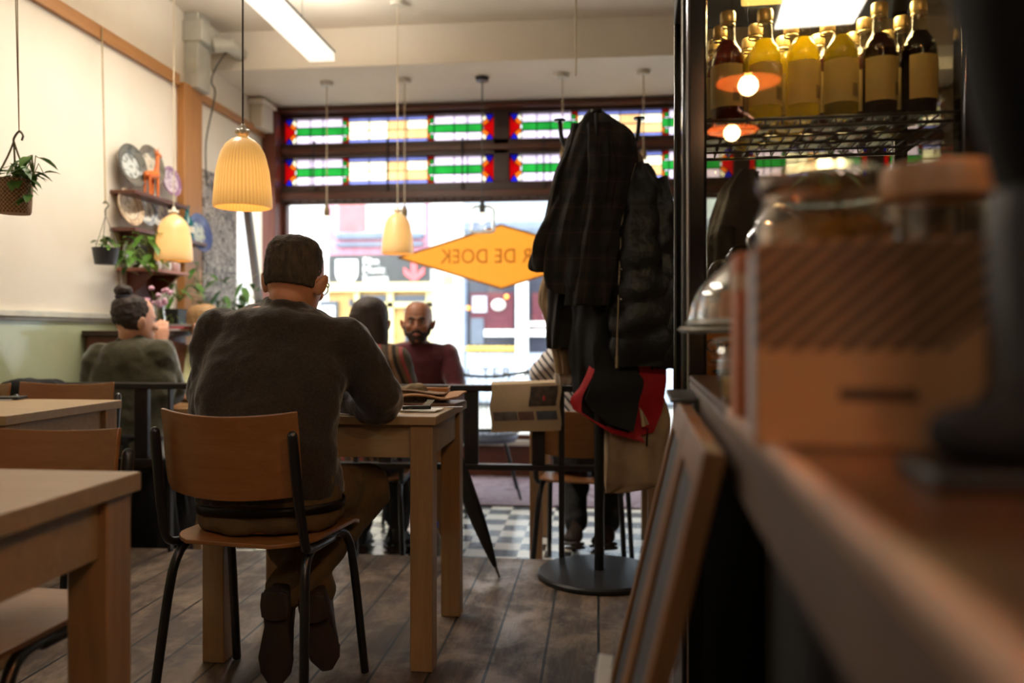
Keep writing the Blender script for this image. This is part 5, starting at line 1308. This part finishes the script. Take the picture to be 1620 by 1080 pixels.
# white scarf / bag piece at left between coat and chair
t = thing('white_scarf', 'off white scarf end hanging left of the long coat', 'scarf', (cs.x, cs.y, 1.0), YAW)
rows_ = rowpx([(500,885,905),(545,878,912),(570,878,914),(600,882,912),(612,884,908)], .15, [.01,.02,.02,.02,.01])
g = drape(rows_, 'x', None, fold=.006, seed=13); g.xf(Matrix.Translation((0,0,-1))); g.build('body', M('off white cloth', (206,190,172), .9), t)
# jacket hung further right behind the cooler
t = thing('coat_stand', 'second dark coat stand behind the cooler glass', 'coat stand', pz(1175,4.1,0), YAW)
G().lathe([(0,0),(.2,0),(.2,.02),(0,.03)], n=40).build('base', M('dark steel disc', (1,1,1)), t); G().tube([(0,0,.02),(0,0,1.78)], .018, 12).build('pole', black, t)
G().tube([(0,0,1.7),(.05,-.03,1.72),(.06,-.05,1.80)], .008, 8, smooth=4).build('hook', chrome, t)
c4 = pz(1175,4.1,0); S4 = 4.1/FPX
def rp4(lst, y, d): return [(CH+(HV-v)*S4-1, (a-1175)*S4, (b-1175)*S4, y, dd) for (v,a,b), dd in zip(lst, d)]
t = thing('leather_jacket', 'dark leather jacket hanging behind the cooler glass', 'jacket', (c4.x,c4.y,1.0), YAW)
g = drape(rp4([(272,1168,1186),(292,1150,1200),(315,1132,1216),(350,1120,1228),(420,1114,1232),(520,1112,1234)], -.06, [.02,.04,.06,.07,.07,.06]), 'x', None, fold=.012, seed=15)
g.build('body', M('dark leather', (50,44,42), .35, 0, (40,35,33), ns=6, bump=.6, bs=12, bd=.01), t)
# plants near the window on the right seen through the cooler
c = wy(1305, 262, YW-.35)
t = thing('hanging_plant', 'long leaved green plant hanging in the window behind the cooler', 'hanging plant', c)
G().lathe([(0,-.02),(.06,-.02),(.075,.07),(0,.07)], n=24).build('pot', M('anthracite plastic', (1,1,1)), t)
G().tube([(0,0,.07),(0,0,CZ2-c.z)], .003, 6).build('hanging_line', MC['thin twine'], t)
st = G(); leaves(G(), c+Vector((0,0,.02)), 40, .22, .17, up=.5, droop=.5, seed=41, aspect=.32, stems=st).build('leaves', leafm, t, world=True); st.build('stems', MC['stem green'], t, world=True)

# ================================================================== PEOPLE
HR = [(.119,.030,-.045,.034),(.106,.060,-.080,.060),(.085,.078,-.097,.072),(.058,.088,-.104,.076),(.03,.091,-.105,.0785),(.0,.090,-.098,.077),(-.025,.088,-.085,.073),(-.048,.086,-.068,.068),(-.068,.085,-.05,.061),(-.086,.083,-.03,.051),(-.102,.078,-.005,.038),(-.114,.066,.015,.022)]
def ring_(z, yf, yb, w, n=28):
    cy = (yf+yb)/2; h = (yf-yb)/2
    return [Vector((w*abs(cos(a))**.9*(1 if cos(a) > 0 else -1), cy+h*sin(a), z)) for a in (2*pi*k/n for k in range(n))]
def head_geo(g, Mh, s=1.0, ears=True):
    st = len(g.v)
    g.loft([ring_(*r) for r in HR[::-1]])
    g.ell((0,.0,.105), (.035,.05,.017), 14, 8)
    # brow, nose, lips, cheeks, chin
    g.tube([(-.042,.074,.022),(-.02,.086,.026),(0,.087,.022),(.02,.086,.026),(.042,.074,.022)], .0095, 8, round_=True)
    g.tube([(0,.088,.014),(0,.101,-.008),(0,.110,-.026),(0,.108,-.034)], [.0075,.009,.0125,.010], 10, round_=True)
    for q in (-1,1):
        g.ell((q*.012,.095,-.031), (.008,.010,.007), 10, 6); g.ell((q*.042,.066,-.022), (.022,.020,.020), 12, 8)
        if ears:
            g.ell((q*.091,-.014,-.008), (.0085,.019,.035), 12, 10, Euler((radians(-10),q*radians(14),q*radians(-28)))); g.ell((q*.078,-.004,-.02), (.006,.010,.012), 10, 8)
    g.tube([(-.022,.083,-.062),(-.008,.092,-.058),(0,.091,-.059),(.008,.092,-.058),(.022,.083,-.062)], .0055, 8, round_=True)
    g.tube([(-.018,.084,-.069),(0,.091,-.070),(.018,.084,-.069)], .0062, 8, round_=True)
    g.ell((0,.072,-.095), (.024,.018,.018), 12, 8)
    g.xf(Mh @ Matrix.Scale(s,4), st)
def hand_geo(g, w, d, up, side, s=1.0, curl=.5):
    """w wrist point, d direction of the fingers, up back of the hand, side +1 thumb towards d x up"""
    d = Vector(d).normalized(); up = Vector(up); up = (up-d*up.dot(d)).normalized(); x = d.cross(up)*side
    P = lambda a, b, c: Vector(w)+(x*a+d*b+up*c)*s
    g.loft([[P(cx+ww*cos(a), b, c+hh_*sin(a)) for a in (2*pi*k/14 for k in range(14))] for cx, b, c, ww, hh_ in ((0,-.02,0,.024,.018),(0,.01,0,.028,.017),(0,.04,0,.038,.014),(0,.07,.001,.041,.012),(0,.088,0,.040,.010))])
    for k, (xx, L) in enumerate(((.030,.072),(.010,.082),(-.010,.076),(-.029,.060))):
        c1, c2 = curl*.9, curl*1.9
        p0 = P(xx,.075,0); p1 = p0+(d*cos(c1*.5)-up*sin(c1*.5))*L*.45*s; p2 = p1+(d*cos(c1+.2)-up*sin(c1+.2))*L*.32*s; p3 = p2+(d*cos(c2)-up*sin(c2))*L*.23*s
        g.tube([p0,p1,p2,p3], [.0088*s,.0084*s,.0078*s,.0068*s], 10, round_=True)
    p0 = P(.030,.015,-.004); p1 = P(.050,.040,-.012); p2 = P(.056,.065,-.018); p3 = P(.050,.084,-.024)
    g.tube([p0,p1,p2,p3], [.014*s,.011*s,.0095*s,.008*s], 10, round_=True)
def rings_torso(secs, n=32):
    out = []
    for (c, w, dp, lat) in secs:
        c = Vector(c); lat = Vector(lat).normalized(); fw = Vector((0,0,1)).cross(lat).normalized()
        out.append([c+lat*w*abs(cos(a))**.85*(1 if cos(a) > 0 else -1)+fw*dp*sin(a) for a in (2*pi*k/n for k in range(n))])
    return out
def smooth_secs(secs, k=3):
    out = []
    for i in range(len(secs)-1):
        a = secs[max(i-1,0)]; b = secs[i]; c = secs[i+1]; d = secs[min(i+2,len(secs)-1)]
        def cr(j, t):
            p = [Vector(x[j]) if not isinstance(x[j], float) else x[j] for x in (a,b,c,d)]
            return (2*p[1]+(p[2]-p[0])*t+(2*p[0]-5*p[1]+4*p[2]-p[3])*t*t+(3*p[1]-p[0]-3*p[2]+p[3])*t**3)*.5
        for q in range(k):
            t = q/k; out.append((cr(0,t), cr(1,t), cr(2,t), cr(3,t)))
    out.append(secs[-1]); return out
def person(label, s, skin, shirt, trousers, hairf=None, shoes=None, hands=True, vox=.008, folds=(.12,.03)):
    """s: joints in world space"""
    pv_ = s['pelvis']; t = thing('person', label, 'person', (pv_.x, pv_.y, s.get('base',0)))
    W = dict(world=True); k = s.get('k', 1.0)
    lat = (s['sr']-s['sl']).normalized(); hl = (s['hr']-s['hl']).normalized() if 'hr' in s else lat
    # body: one continuous surface
    Mh = Matrix.Translation(s['head']) @ Euler((s.get('pitch',0), s.get('roll',0), s.get('yaw',0)), 'ZYX' if False else 'XYZ').to_matrix().to_4x4()
    hs = s.get('hs', 1.0)
    g = G(); head_geo(g, Mh, hs)
    nb = s['neck']; hc = Mh @ Vector((0,-.028,-.05))
    g.tube([nb+Vector((0,0,-.05)), nb, (nb+hc)/2, hc], [.066*k,.058*k,.054*k,.055*k], 18, round_=True)
    ch = (s['sl']+s['sr'])/2
    sw = (s['sr']-s['sl']).length/2
    def torso(off, to_neck=True):
        secs = [(pv_+Vector((0,0,-.06)), s['w'][0]+off, s['d'][0]+off, tuple(hl)), (pv_+Vector((0,0,.04)), s['w'][0]+off, s['d'][0]+off, tuple(hl)), (s['waist'], s['w'][1]+off, s['d'][1]+off, tuple((hl+lat)/2)),
                (s['chest'], s['w'][2]+off, s['d'][2]+off, tuple(lat)), (ch+Vector((0,0,-.01)), sw+.018+off, s['d'][2]*.93+off, tuple(lat)), (ch+(nb-ch)*.25+Vector((0,0,.035)), sw*.90+off, s['d'][2]*.80+off, tuple(lat)), (ch+(nb-ch)*.7+Vector((0,0,.028)), sw*.52+off, s['d'][2]*.58+off, tuple(lat)), (nb+Vector((0,0,.0)), .068*k+off, .066*k+off, tuple(lat))]
        if off > 0: secs[0] = (secs[1][0]+Vector((0,0,s.get('hemz',-.03)-.04)),)+secs[1][1:]; secs[1] = (secs[1][0]+Vector((0,0,max(0,s.get('hemz',0)-.02))),)+secs[1][1:]
        return rings_torso(smooth_secs([(a, float(b), float(c), d) for a, b, c, d in secs]))
    def arms(g, r, upto=1.0, start=0):
        for q in 'lr':
            S_, E_, W_ = s['s'+q], s['e'+q], s['w'+q]; we = E_+(W_-E_)*upto
            g.tube([S_, S_+(E_-S_)*.35, S_+(E_-S_)*.8, E_, E_+(we-E_)*.35, we], [r[0],r[0]*.95,r[1]*1.02,r[1],r[1]*.98,r[2]], 16, smooth=3, round_=True)
    def legs(g, r, upto=1.0):
        for q in 'lr':
            H_, K_, A_ = s['h'+q], s['k'+q], s['a'+q]; ae = K_+(A_-K_)*upto
            g.tube([H_, H_+(K_-H_)*.5, H_+(K_-H_)*.88, K_, K_+(ae-K_)*.3, K_+(ae-K_)*.7, ae], [r[0],r[0]*.92,r[1]*1.05,r[1],r[1]*.96,r[2]*1.05,r[2]], 18, smooth=3, round_=True)
    g.loft(torso(-.016)); arms(g, (.046*k,.038*k,.027*k)); 
    if 'hr' in s: legs(g, (.072*k,.052*k,.036*k))
    if hands:
        for q in 'lr':
            d = s.get('hd'+q, (s['w'+q]-s['e'+q])); hand_geo(g, s['w'+q]+Vector(d).normalized()*.02, d, s.get('hu'+q, (0,0,1)), 1 if q == 'l' else -1, .95*k, s.get('curl', .5))
    g.build('body', skin, t, remesh=.0055, relax=2, **W)
    # eyes
    for q in (-1,1):
        e = G().ell(Mh @ (Vector((q*.031,.0785,.006))*hs), (.0115*hs,)*3, 12, 10); e.build('eye', M('eye white', (150,140,132), .3), t, **W)
        e = G().ell(Mh @ (Vector((q*.031,.0885,.006))*hs), (.0055*hs,.0035*hs,.0055*hs), 10, 8); e.build('iris', M('dark iris', (30,20,14), .2), t, **W)
    # upper garment
    g = G(); g.loft(torso(.010)); arms(g, (s.get('ra', (.068,.052,.038))[0]*k, s.get('ra', (.068,.052,.038))[1]*k, s.get('ra', (.068,.052,.038))[2]*k), s.get('cuff', .93))
    if 'collar' in s:
        nn = (hc-nb).normalized(); c0 = nb-nn*.012; g.tube([c0-nn*.02, c0+nn*.012, c0+nn*s['collar']], [.088*k,.076*k,.067*k], 22)
    for e in s.get('extra', []): g.ell(*e)
    g.build(s.get('topname','sweater'), shirt, t, remesh=vox, relax=12, disp=folds, **W)
    # trousers
    if 'hr' in s:
        g = G(); o = s['w'][0]+.006
        g.loft(rings_torso([(pv_+Vector((0,0,-.060)), o*.94, s['d'][0]*.94, tuple(hl)), (pv_+Vector((0,0,-.035)), o, s['d'][0]+.004, tuple(hl)), (pv_+Vector((0,0,.05)), o, s['d'][0]+.002, tuple(hl)), (pv_+Vector((0,0,.12)), s['w'][1]+.012, s['d'][1]+.008, tuple(hl))]))
        r = s.get('rl', (.094,.075,.062)); legs(g, (r[0]*k, r[1]*k, r[2]*k), s.get('hem', .88))
        g.build('trousers', trousers, t, remesh=vox, relax=4, disp=(.09,.028), **W)
    if shoes:
        for q in 'lr':
            A_ = s['a'+q]; T_ = s['t'+q]; d = (T_-A_).normalized(); up = s.get('su'+q, Vector((0,0,1))); up = (up-d*up.dot(d)).normalized(); x = d.cross(up)
            L = (T_-A_).length
            def rr(b, w, h0, h1): 
                out = []
                for kk in range(18):
                    a = 2*pi*kk/18; c_, s_ = cos(a), sin(a); yy = (h0+h1)/2+(h1-h0)/2*abs(s_)**.7*(1 if s_ > 0 else -1)
                    out.append(A_+d*b+x*w*abs(c_)**.8*(1 if c_ > 0 else -1)+up*yy)
                return out
            so = G(); so.loft([rr(b, w, -.072, -.050) for b, w in ((-.055,.018),(-.045,.036),(0,.040),(.06,.034),(L*.72,.050),(L*.92,.043),(L+.02,.018))])
            so.loft([rr(b, w, -.090, -.070) for b, w in ((-.055,.020),(-.045,.038),(-.01,.041),(.022,.037),(.028,.022))])
            sole_ = so
            up_ = G(); up_.loft([rr(b, w, -.052, h) for b, w, h in ((-.052,.016,.0),(-.044,.030,.035),(-.01,.036,.05),(.04,.036,.035),(.09,.038,.005),(L*.72,.042,-.015),(L*.92,.034,-.026),(L+.012,.014,-.038))])
            up_.tube([A_+up*.02, A_+up*.065], [.042,.040], 16)
            sh_ = up_.build('shoe', shoes, t, remesh=.006, relax=4, **W)
            sole_.build('sole', M('brown rubber sole', (58,42,30), .7), sh_, **W)
    if hairf:
        hairf(t, Mh, hs)
    return t, Mh
def hair_short(mat, off=(0,-.012,.012), sc=1.045, zmin=-.045, fringe=0):
    def f(t, Mh, hs):
        g = G(); R2 = []
        for (z, yf, yb, w_) in HR:
            if z < zmin: break
            low = max(0, (.02-z))/.07
            yf2 = yf*sc+off[1] - .052*low - .012
            R2.append(ring_(z+off[2]*(1 if z > .05 else .3), yf2, yb*sc+off[1]*.45, w_*(sc if z > .045 else 1.015)))
        g.loft(R2[::-1]); g.ell((0,-.012,.098), (.058,.075,.040), 18, 12)
        g.xf(Mh @ Matrix.Scale(hs,4)); g.build('hair', mat, t, world=True, remesh=.005, relax=3, disp=(.012,.006))
    return f
hairbrown = M('grey brown hair', (92,74,56), .85, 0, (50,40,30), ns=60, stretch=(1,1,.35), bump=.9, bs=140, bd=.006)
hairdark = M('dark brown hair', (58,40,28), .7, 0, (32,22,16), ns=40, stretch=(1,1,.2), bump=.6, bs=160)
hairfair = M('fair hair', (176,140,96), .6, 0, (140,104,66), ns=40, stretch=(1,1,.2), bump=.6, bs=120)
skin1 = M('skin warm', (206,142,104), .5, 0, (190,122,86), ns=12); skin2 = M('skin brown', (160,106,76), .55, 0, (138,86,60), ns=14); skin3 = M('skin pale', (222,170,140), .5, 0, (208,150,122), ns=12)
def knit(name, c, c2, s=60):
    if name in MC: return MC[name]
    m, nt, b = nodes_of(name); b.inputs['Roughness'].default_value = .95; b.inputs['Sheen Weight'].default_value = .5; b.inputs['Sheen Roughness'].default_value = .4
    v = coords(nt); n = noise_tex(nt, v, 160, 3); n2 = noise_tex(nt, v, 9, 3)
    nt.links.new(mixc(nt, math_(nt, 'MULTIPLY', n2, .5), ramp(nt, n, [(.35, lin(c)), (.65, lin(c2))]), lin(tuple(x*.8 for x in c2))), b.inputs['Base Color'])
    bumpit(nt, b, n, .6, .003); MC[name] = m; return m
Vz = Vector
# ---- the man in the grey sweater
man = dict(hemz=.02, pelvis=pz(430,2.29,.525), waist=pz(422,2.275,.72), chest=pz(430,2.305,.86), neck=pz(453,2.385,1.068), head=pz(467,2.42,1.150),
  sl=pz(352,2.37,1.005), sr=pz(545,2.345,.975), el=pz(335,2.50,.80), wl=pz(420,2.70,.80), er=pz(606,2.415,.800), wr=pz(520,2.66,.80),
  hl=pz(390,2.33,.535), hr=pz(472,2.33,.538), kl=pz(402,2.68,.53), kr=pz(578,2.60,.505), al=pz(505,2.40,.23), ar=pz(448,2.33,.255), tl=pz(522,2.44,.06), tr=pz(446,2.36,.045),
  w=(.192,.180,.200), d=(.125,.115,.120), yaw=YAW+radians(-11), pitch=radians(-10), roll=radians(3), ra=(.078,.070,.048), collar=.040, k=1.0, hem=.94, rl=(.096,.080,.062), hs=1.0)
man['sul'] = cw(0,-1,0)-cw(0,0,0); man['sul'] = -man['sul']; man['sur'] = man['sul']
man['hr'] = pz(472,2.33,.538)
man['extra'] = [(pz(336,2.37,.92), (.060,.08,.12)), (pz(330,2.36,.80), (.055,.08,.16)), (pz(505,2.34,.88), (.07,.09,.09))]
mt_, Mh = person('person in a grey brown sweater and glasses sitting with his back to the camera', man, skin1, knit('grey brown knit', (64,53,43), (44,36,29)), M('olive brown cotton', (108,84,48), .85, 0, (84,64,36), ns=7, bump=.4, bs=60),
  hair_short(hairbrown, zmin=-.047), M('brown leather', (46,34,24), .45, 0, (30,22,16)), folds=(.10,.030))
# glasses
g = G()
for q in (-1,1):
    pts = [(q*.033+.024*cos(a), .108, .004+.020*sin(a)) for a in (2*pi*k/20 for k in range(21))]
    g.tube(pts, .0018, 6, cap=False); g.tube([(q*.057,.106,.010),(q*.078,.06,.012),(q*.082,-.01,.012),(q*.08,-.028,-.005)], .0020, 6, smooth=3)
g.tube([(-.010,.108,.008),(0,.112,.012),(.010,.108,.008)], .0018, 6)
g.xf(Mh); gls_ = g.build('glasses', M('dark amber frame', (60,36,20), .3), mt_, world=True)
g = G()
for q in (-1,1): g.add([Mh @ Vector((q*.033+.023*cos(a), .108, .004+.019*sin(a))) for a in (2*pi*k/20 for k in range(20))], [tuple(range(20))])
g.build('lenses', M_clear('lens glass', (250,250,250), .1), gls_, world=True)
# belt and belt loops
pv_ = man['pelvis']; hl = (man['hr']-man['hl']).normalized(); g = G()
rings = rings_torso([(pv_+Vector((0,0,-.010)), .203, .135, tuple(hl)), (pv_+Vector((0,0,.014)), .203, .135, tuple(hl))], 40)
g.loft(rings, cap=False); g.loft([[p*1 for p in r] for r in rings], cap=False)
b_ = g.build('belt', M('dark leather belt', (36,22,14), .4), mt_, world=True); m_ = b_.modifiers.new('s','SOLIDIFY'); m_.thickness = .004
# ---- generic seated people on the lower floor
def seated(u, D, headz, face, uh=None, sw=.19, k=1.0, lean=.06, armf=.30, arms_z=None, **kw):
    """face: unit (lat,D) direction the person faces"""
    z0 = LZ; fx, fd = face; ru = (fd, -fx)          # right-hand side of the person in (lat,D)
    l0 = (u-810)/FPX*D
    def P(f, r, z): return cw(l0+fx*f+ru[0]*r, D+fd*f+ru[1]*r, z)
    hz = headz; sz = hz-.185*k
    tz = z0+.755
    s = dict(base=z0, k=k, pelvis=P(-.02,0,z0+.55), waist=P(-.0,0,z0+.72), chest=P(lean*.5,0,sz-.10), neck=P(lean*.9,0,sz+.06), head=P(lean+.03,0,hz),
      sl=P(lean*.7,-sw,sz), sr=P(lean*.7,sw,sz), el=P(armf*.5,-sw-.06,tz+.05), er=P(armf*.5,sw+.06,tz+.05), wl=P(armf+.10,-.10,tz+.055), wr=P(armf+.10,.10,tz+.055),
      hl=P(0,-.085,z0+.53), hr=P(0,.085,z0+.53), kl=P(.42,-.10,z0+.50), kr=P(.42,.10,z0+.50), al=P(.36,-.10,z0+.09), ar=P(.36,.10,z0+.09), tl=P(.52,-.11,z0+.078), tr=P(.52,.11,z0+.078),
      w=(.165*k,.145*k,.175*k), d=(.115*k,.10*k,.11*k), yaw=YAW+atan2(-fx, fd), pitch=0, ra=(.066,.054,.042))
    s.update(kw); return s, P
Z0 = LZ
# bearded man in maroon, facing the camera
s, P = seated(664, 4.86, 1.058, (.03,-1), sw=.17, k=.98, lean=.10, collar=.03, ra=(.07,.056,.042))
def beard(t, Mh, hs):
    g = G()
    for (z, yf, yb, w_) in HR:
        pass
    lo = [r for r in HR if r[0] <= -.02]
    R2 = [ring_(z-.004, yf+(.007 if z < -.04 else .002), yb+.05, w_+.003) for (z, yf, yb, w_) in lo if z <= -.045]
    g.loft(R2[::-1]); g.tube([(-.03,.086,-.058),(-.018,.096,-.046),(0,.101,-.044),(.018,.096,-.046),(.03,.086,-.058)], .0065, 8, round_=True)
    for q in (-1,1): g.tube([(q*.073,.02,-.005),(q*.072,.035,-.035),(q*.062,.05,-.06)], [.004,.010,.014], 8, round_=True)
    g.xf(Mh); g.build('beard', hairdark, t, world=True, remesh=.005, relax=1, disp=(.01,.004))
    g = G()
    for q in (-1,1): g.tube([(q*.014,.0965,.026),(q*.030,.092,.031),(q*.048,.078,.025)], [.0055,.0065,.004], 8)
    g.xf(Mh); g.build('eyebrows', hairdark, t, world=True)
    g = G(); R2 = [ring_(z, yf*.35-.02, yb-.003, w_+.002) for (z, yf, yb, w_) in HR[2:8]]
    g.loft(R2[::-1]); g.xf(Mh); g.build('hair', M('shaved hair', (84,60,44), .8, 0, (66,46,34), ns=60), t, world=True)
    g = G().tube([(-.018,.0945,-.0655),(0,.0985,-.0655),(.018,.0945,-.0655)], .0042, 8, round_=True); g.xf(Mh); g.build('lips', M('lip tone', (170,96,84), .5), t, world=True)
person('bald bearded person in a maroon sweater facing the camera beyond the railing', s, skin2, knit('maroon knit', (96,34,42), (70,22,30)), M('dark denim', (40,44,56), .9), beard, M('black leather', (26,24,24), .4), folds=(.09,.016))
# long haired woman, back to the camera
s, P = seated(578, 3.98, 1.045, (.05,1), sw=.155, k=.88, lean=.08, ra=(.064,.052,.042), topname='shirt')
def longhair(mat, L=.42, wid=.085):
    def f(t, Mh, hs):
        g = G(); R2 = []; g.ell((0,-.022,.064), (.091,.100,.074), 20, 12)
        for (z, yf, yb, w_) in HR[3:6]: R2.append(ring_(z+.012, yf*1.02-.022, yb*1.14, w_*1.22))
        g.loft(R2[::-1])
        g.loft([ring_(z, yf, yb, w_) for z, yf, yb, w_ in ((.065,.0,-.100,.070),(.05,.012,-.120,.094),(0,.012,-.122,.100),(-.06,.0,-.122,.104),(-.14,-.02,-.128,.102),(-.22,-.035,-.140,.098),(-.30,-.05,-.145,.085),(-L+.03,-.06,-.135,.06))][::-1])
        g.xf(Mh @ Matrix.Scale(hs,4)); g.build('hair', mat, t, world=True, remesh=.006, relax=4, disp=(.05,.004))
    return f
def stripem(name, cols, f, ax=0, tilt=0):
    m, nt, b = nodes_of(name); b.inputs['Roughness'].default_value = .85
    v = coords(nt); s_ = nt.nodes.new('ShaderNodeSeparateXYZ'); nt.links.new(v, s_.inputs[0])
    o = math_(nt, 'ADD', s_.outputs[ax], math_(nt, 'MULTIPLY', s_.outputs[2], tilt)); fr = math_(nt, 'FRACT', math_(nt, 'MULTIPLY', o, f))
    r = nt.nodes.new('ShaderNodeValToRGB'); r.color_ramp.interpolation = 'CONSTANT'; e = r.color_ramp.elements
    while len(e) < len(cols): e.new(.5)
    for i, c in enumerate(cols): e[i].position = i/len(cols); e[i].color = lin(c)
    nt.links.new(fr, r.inputs[0]); nt.links.new(r.outputs[0], b.inputs['Base Color']); return m
person('person with long dark hair and a striped brown shirt seen from behind', s, skin3, stripem('multicolour stripe', [(74,60,48),(150,112,80),(56,50,44),(120,96,72),(170,80,76),(90,80,64)], 11, 0, .25), M('dark cotton', (36,34,36), .9), longhair(hairdark), M('black leather', (1,1,1)), folds=(.08,.018))
# woman with a bun
s, P = seated(203, 3.98, 1.045, (.10,1), sw=.20, k=.98, lean=.06, ra=(.084,.078,.06), collar=.065, w=(.18,.18,.205))
s['neck'] = s['neck']+Vector((0,0,.04)); s['yaw'] = YAW+radians(-38); s['head'] = pz(214,4.02,1.055)
s['er'] = pz(270,4.10,.70); s['wr'] = pz(258,4.17,.93); s['hdr'] = Vector((-.2,.2,1)); s['hur'] = Vector((.3,-1,0))
s['el'] = pz(146,4.05,.68); s['sr'] = pz(248,4.0,.895); s['sl'] = pz(160,4.0,.88)
def bun(t, Mh, hs):
    g = G(); R2 = []
    for (z, yf, yb, w_) in HR[:8]:
        R2.append(ring_(z+.01, yf*1.02-.022-.05*max(0,.02-z)/.07, yb*1.07, w_*1.07))
    g.loft(R2[::-1]); g.ell((0,-.06,.148), (.044,.044,.034), 16, 10); g.tube([(0,-.05,.10),(0,-.06,.15)], [.03,.034], 12)
    g.xf(Mh @ Matrix.Scale(hs,4)); g.build('hair', hairdark, t, world=True, remesh=.006, relax=3, disp=(.02,.012))
    g = G(); pts = [(.034*cos(a), -.056+.034*sin(a), .122) for a in (2*pi*k/20 for k in range(21))]
    g.tube(pts, .008, 8, cap=False); g.xf(Mh); g.build('hair_tie', M('blue grey tie', (56,56,72), .8), t, world=True)
person('person with a dark hair bun in an olive green sweater seated at the left', s, skin3, knit('olive knit', (82,76,50), (58,54,34)), M('dark cotton', (1,1,1)), bun, M('black leather', (1,1,1)), folds=(.12,.03))
# fair haired guest facing the camera
s, P = seated(340, 4.88, 1.035, (-.15,-1), sw=.195, k=.88, lean=.06, yaw=YAW-radians(105), ra=(.072,.06,.045), collar=.02)
s['sr'] = pz(302,4.85,.875); s['er'] = pz(292,4.76,.67); s['wr'] = pz(322,4.62,.66)
person('fair haired person in a pale green and pink top, mostly hidden behind the man', s, skin3, stripem('green pink blocks', [(206,208,160),(206,208,160),(206,208,160),(200,80,124),(206,208,160),(206,208,160)], 2.2, 2, .0), M('dark denim', (1,1,1)), hair_short(hairfair, sc=1.12, zmin=-.06), M('black leather', (1,1,1)), folds=(.09,.02))
# guest behind the coats
s, P = seated(928, 4.10, 1.03, (.10,1), sw=.19, k=1.0, lean=.06, ra=(.078,.068,.055), topname='striped_shirt', hemz=.06)
s['el'] = pz(858,4.18,.80); s['sl'] = pz(884,4.10,.87); s['wl'] = pz(880,4.40,.70)
s['kl'] = P(.40,-.06,Z0+.50); s['kr'] = P(.40,.16,Z0+.50); s['al'] = P(.20,-.06,Z0+.11); s['ar'] = P(.16,.10,Z0+.12); s['tl'] = P(.34,-.10,Z0+.078); s['tr'] = P(.30,.04,Z0+.078)
person('person in a black and white striped shirt hidden behind the hanging coats', s, skin3, stripem('black white stripe', [(226,216,210),(226,216,210),(46,40,44)], 26, 0, .8), M('black trousers', (34,32,32), .9), hair_short(hairdark), M('brown suede', (62,44,34), .9), folds=(.09,.02))
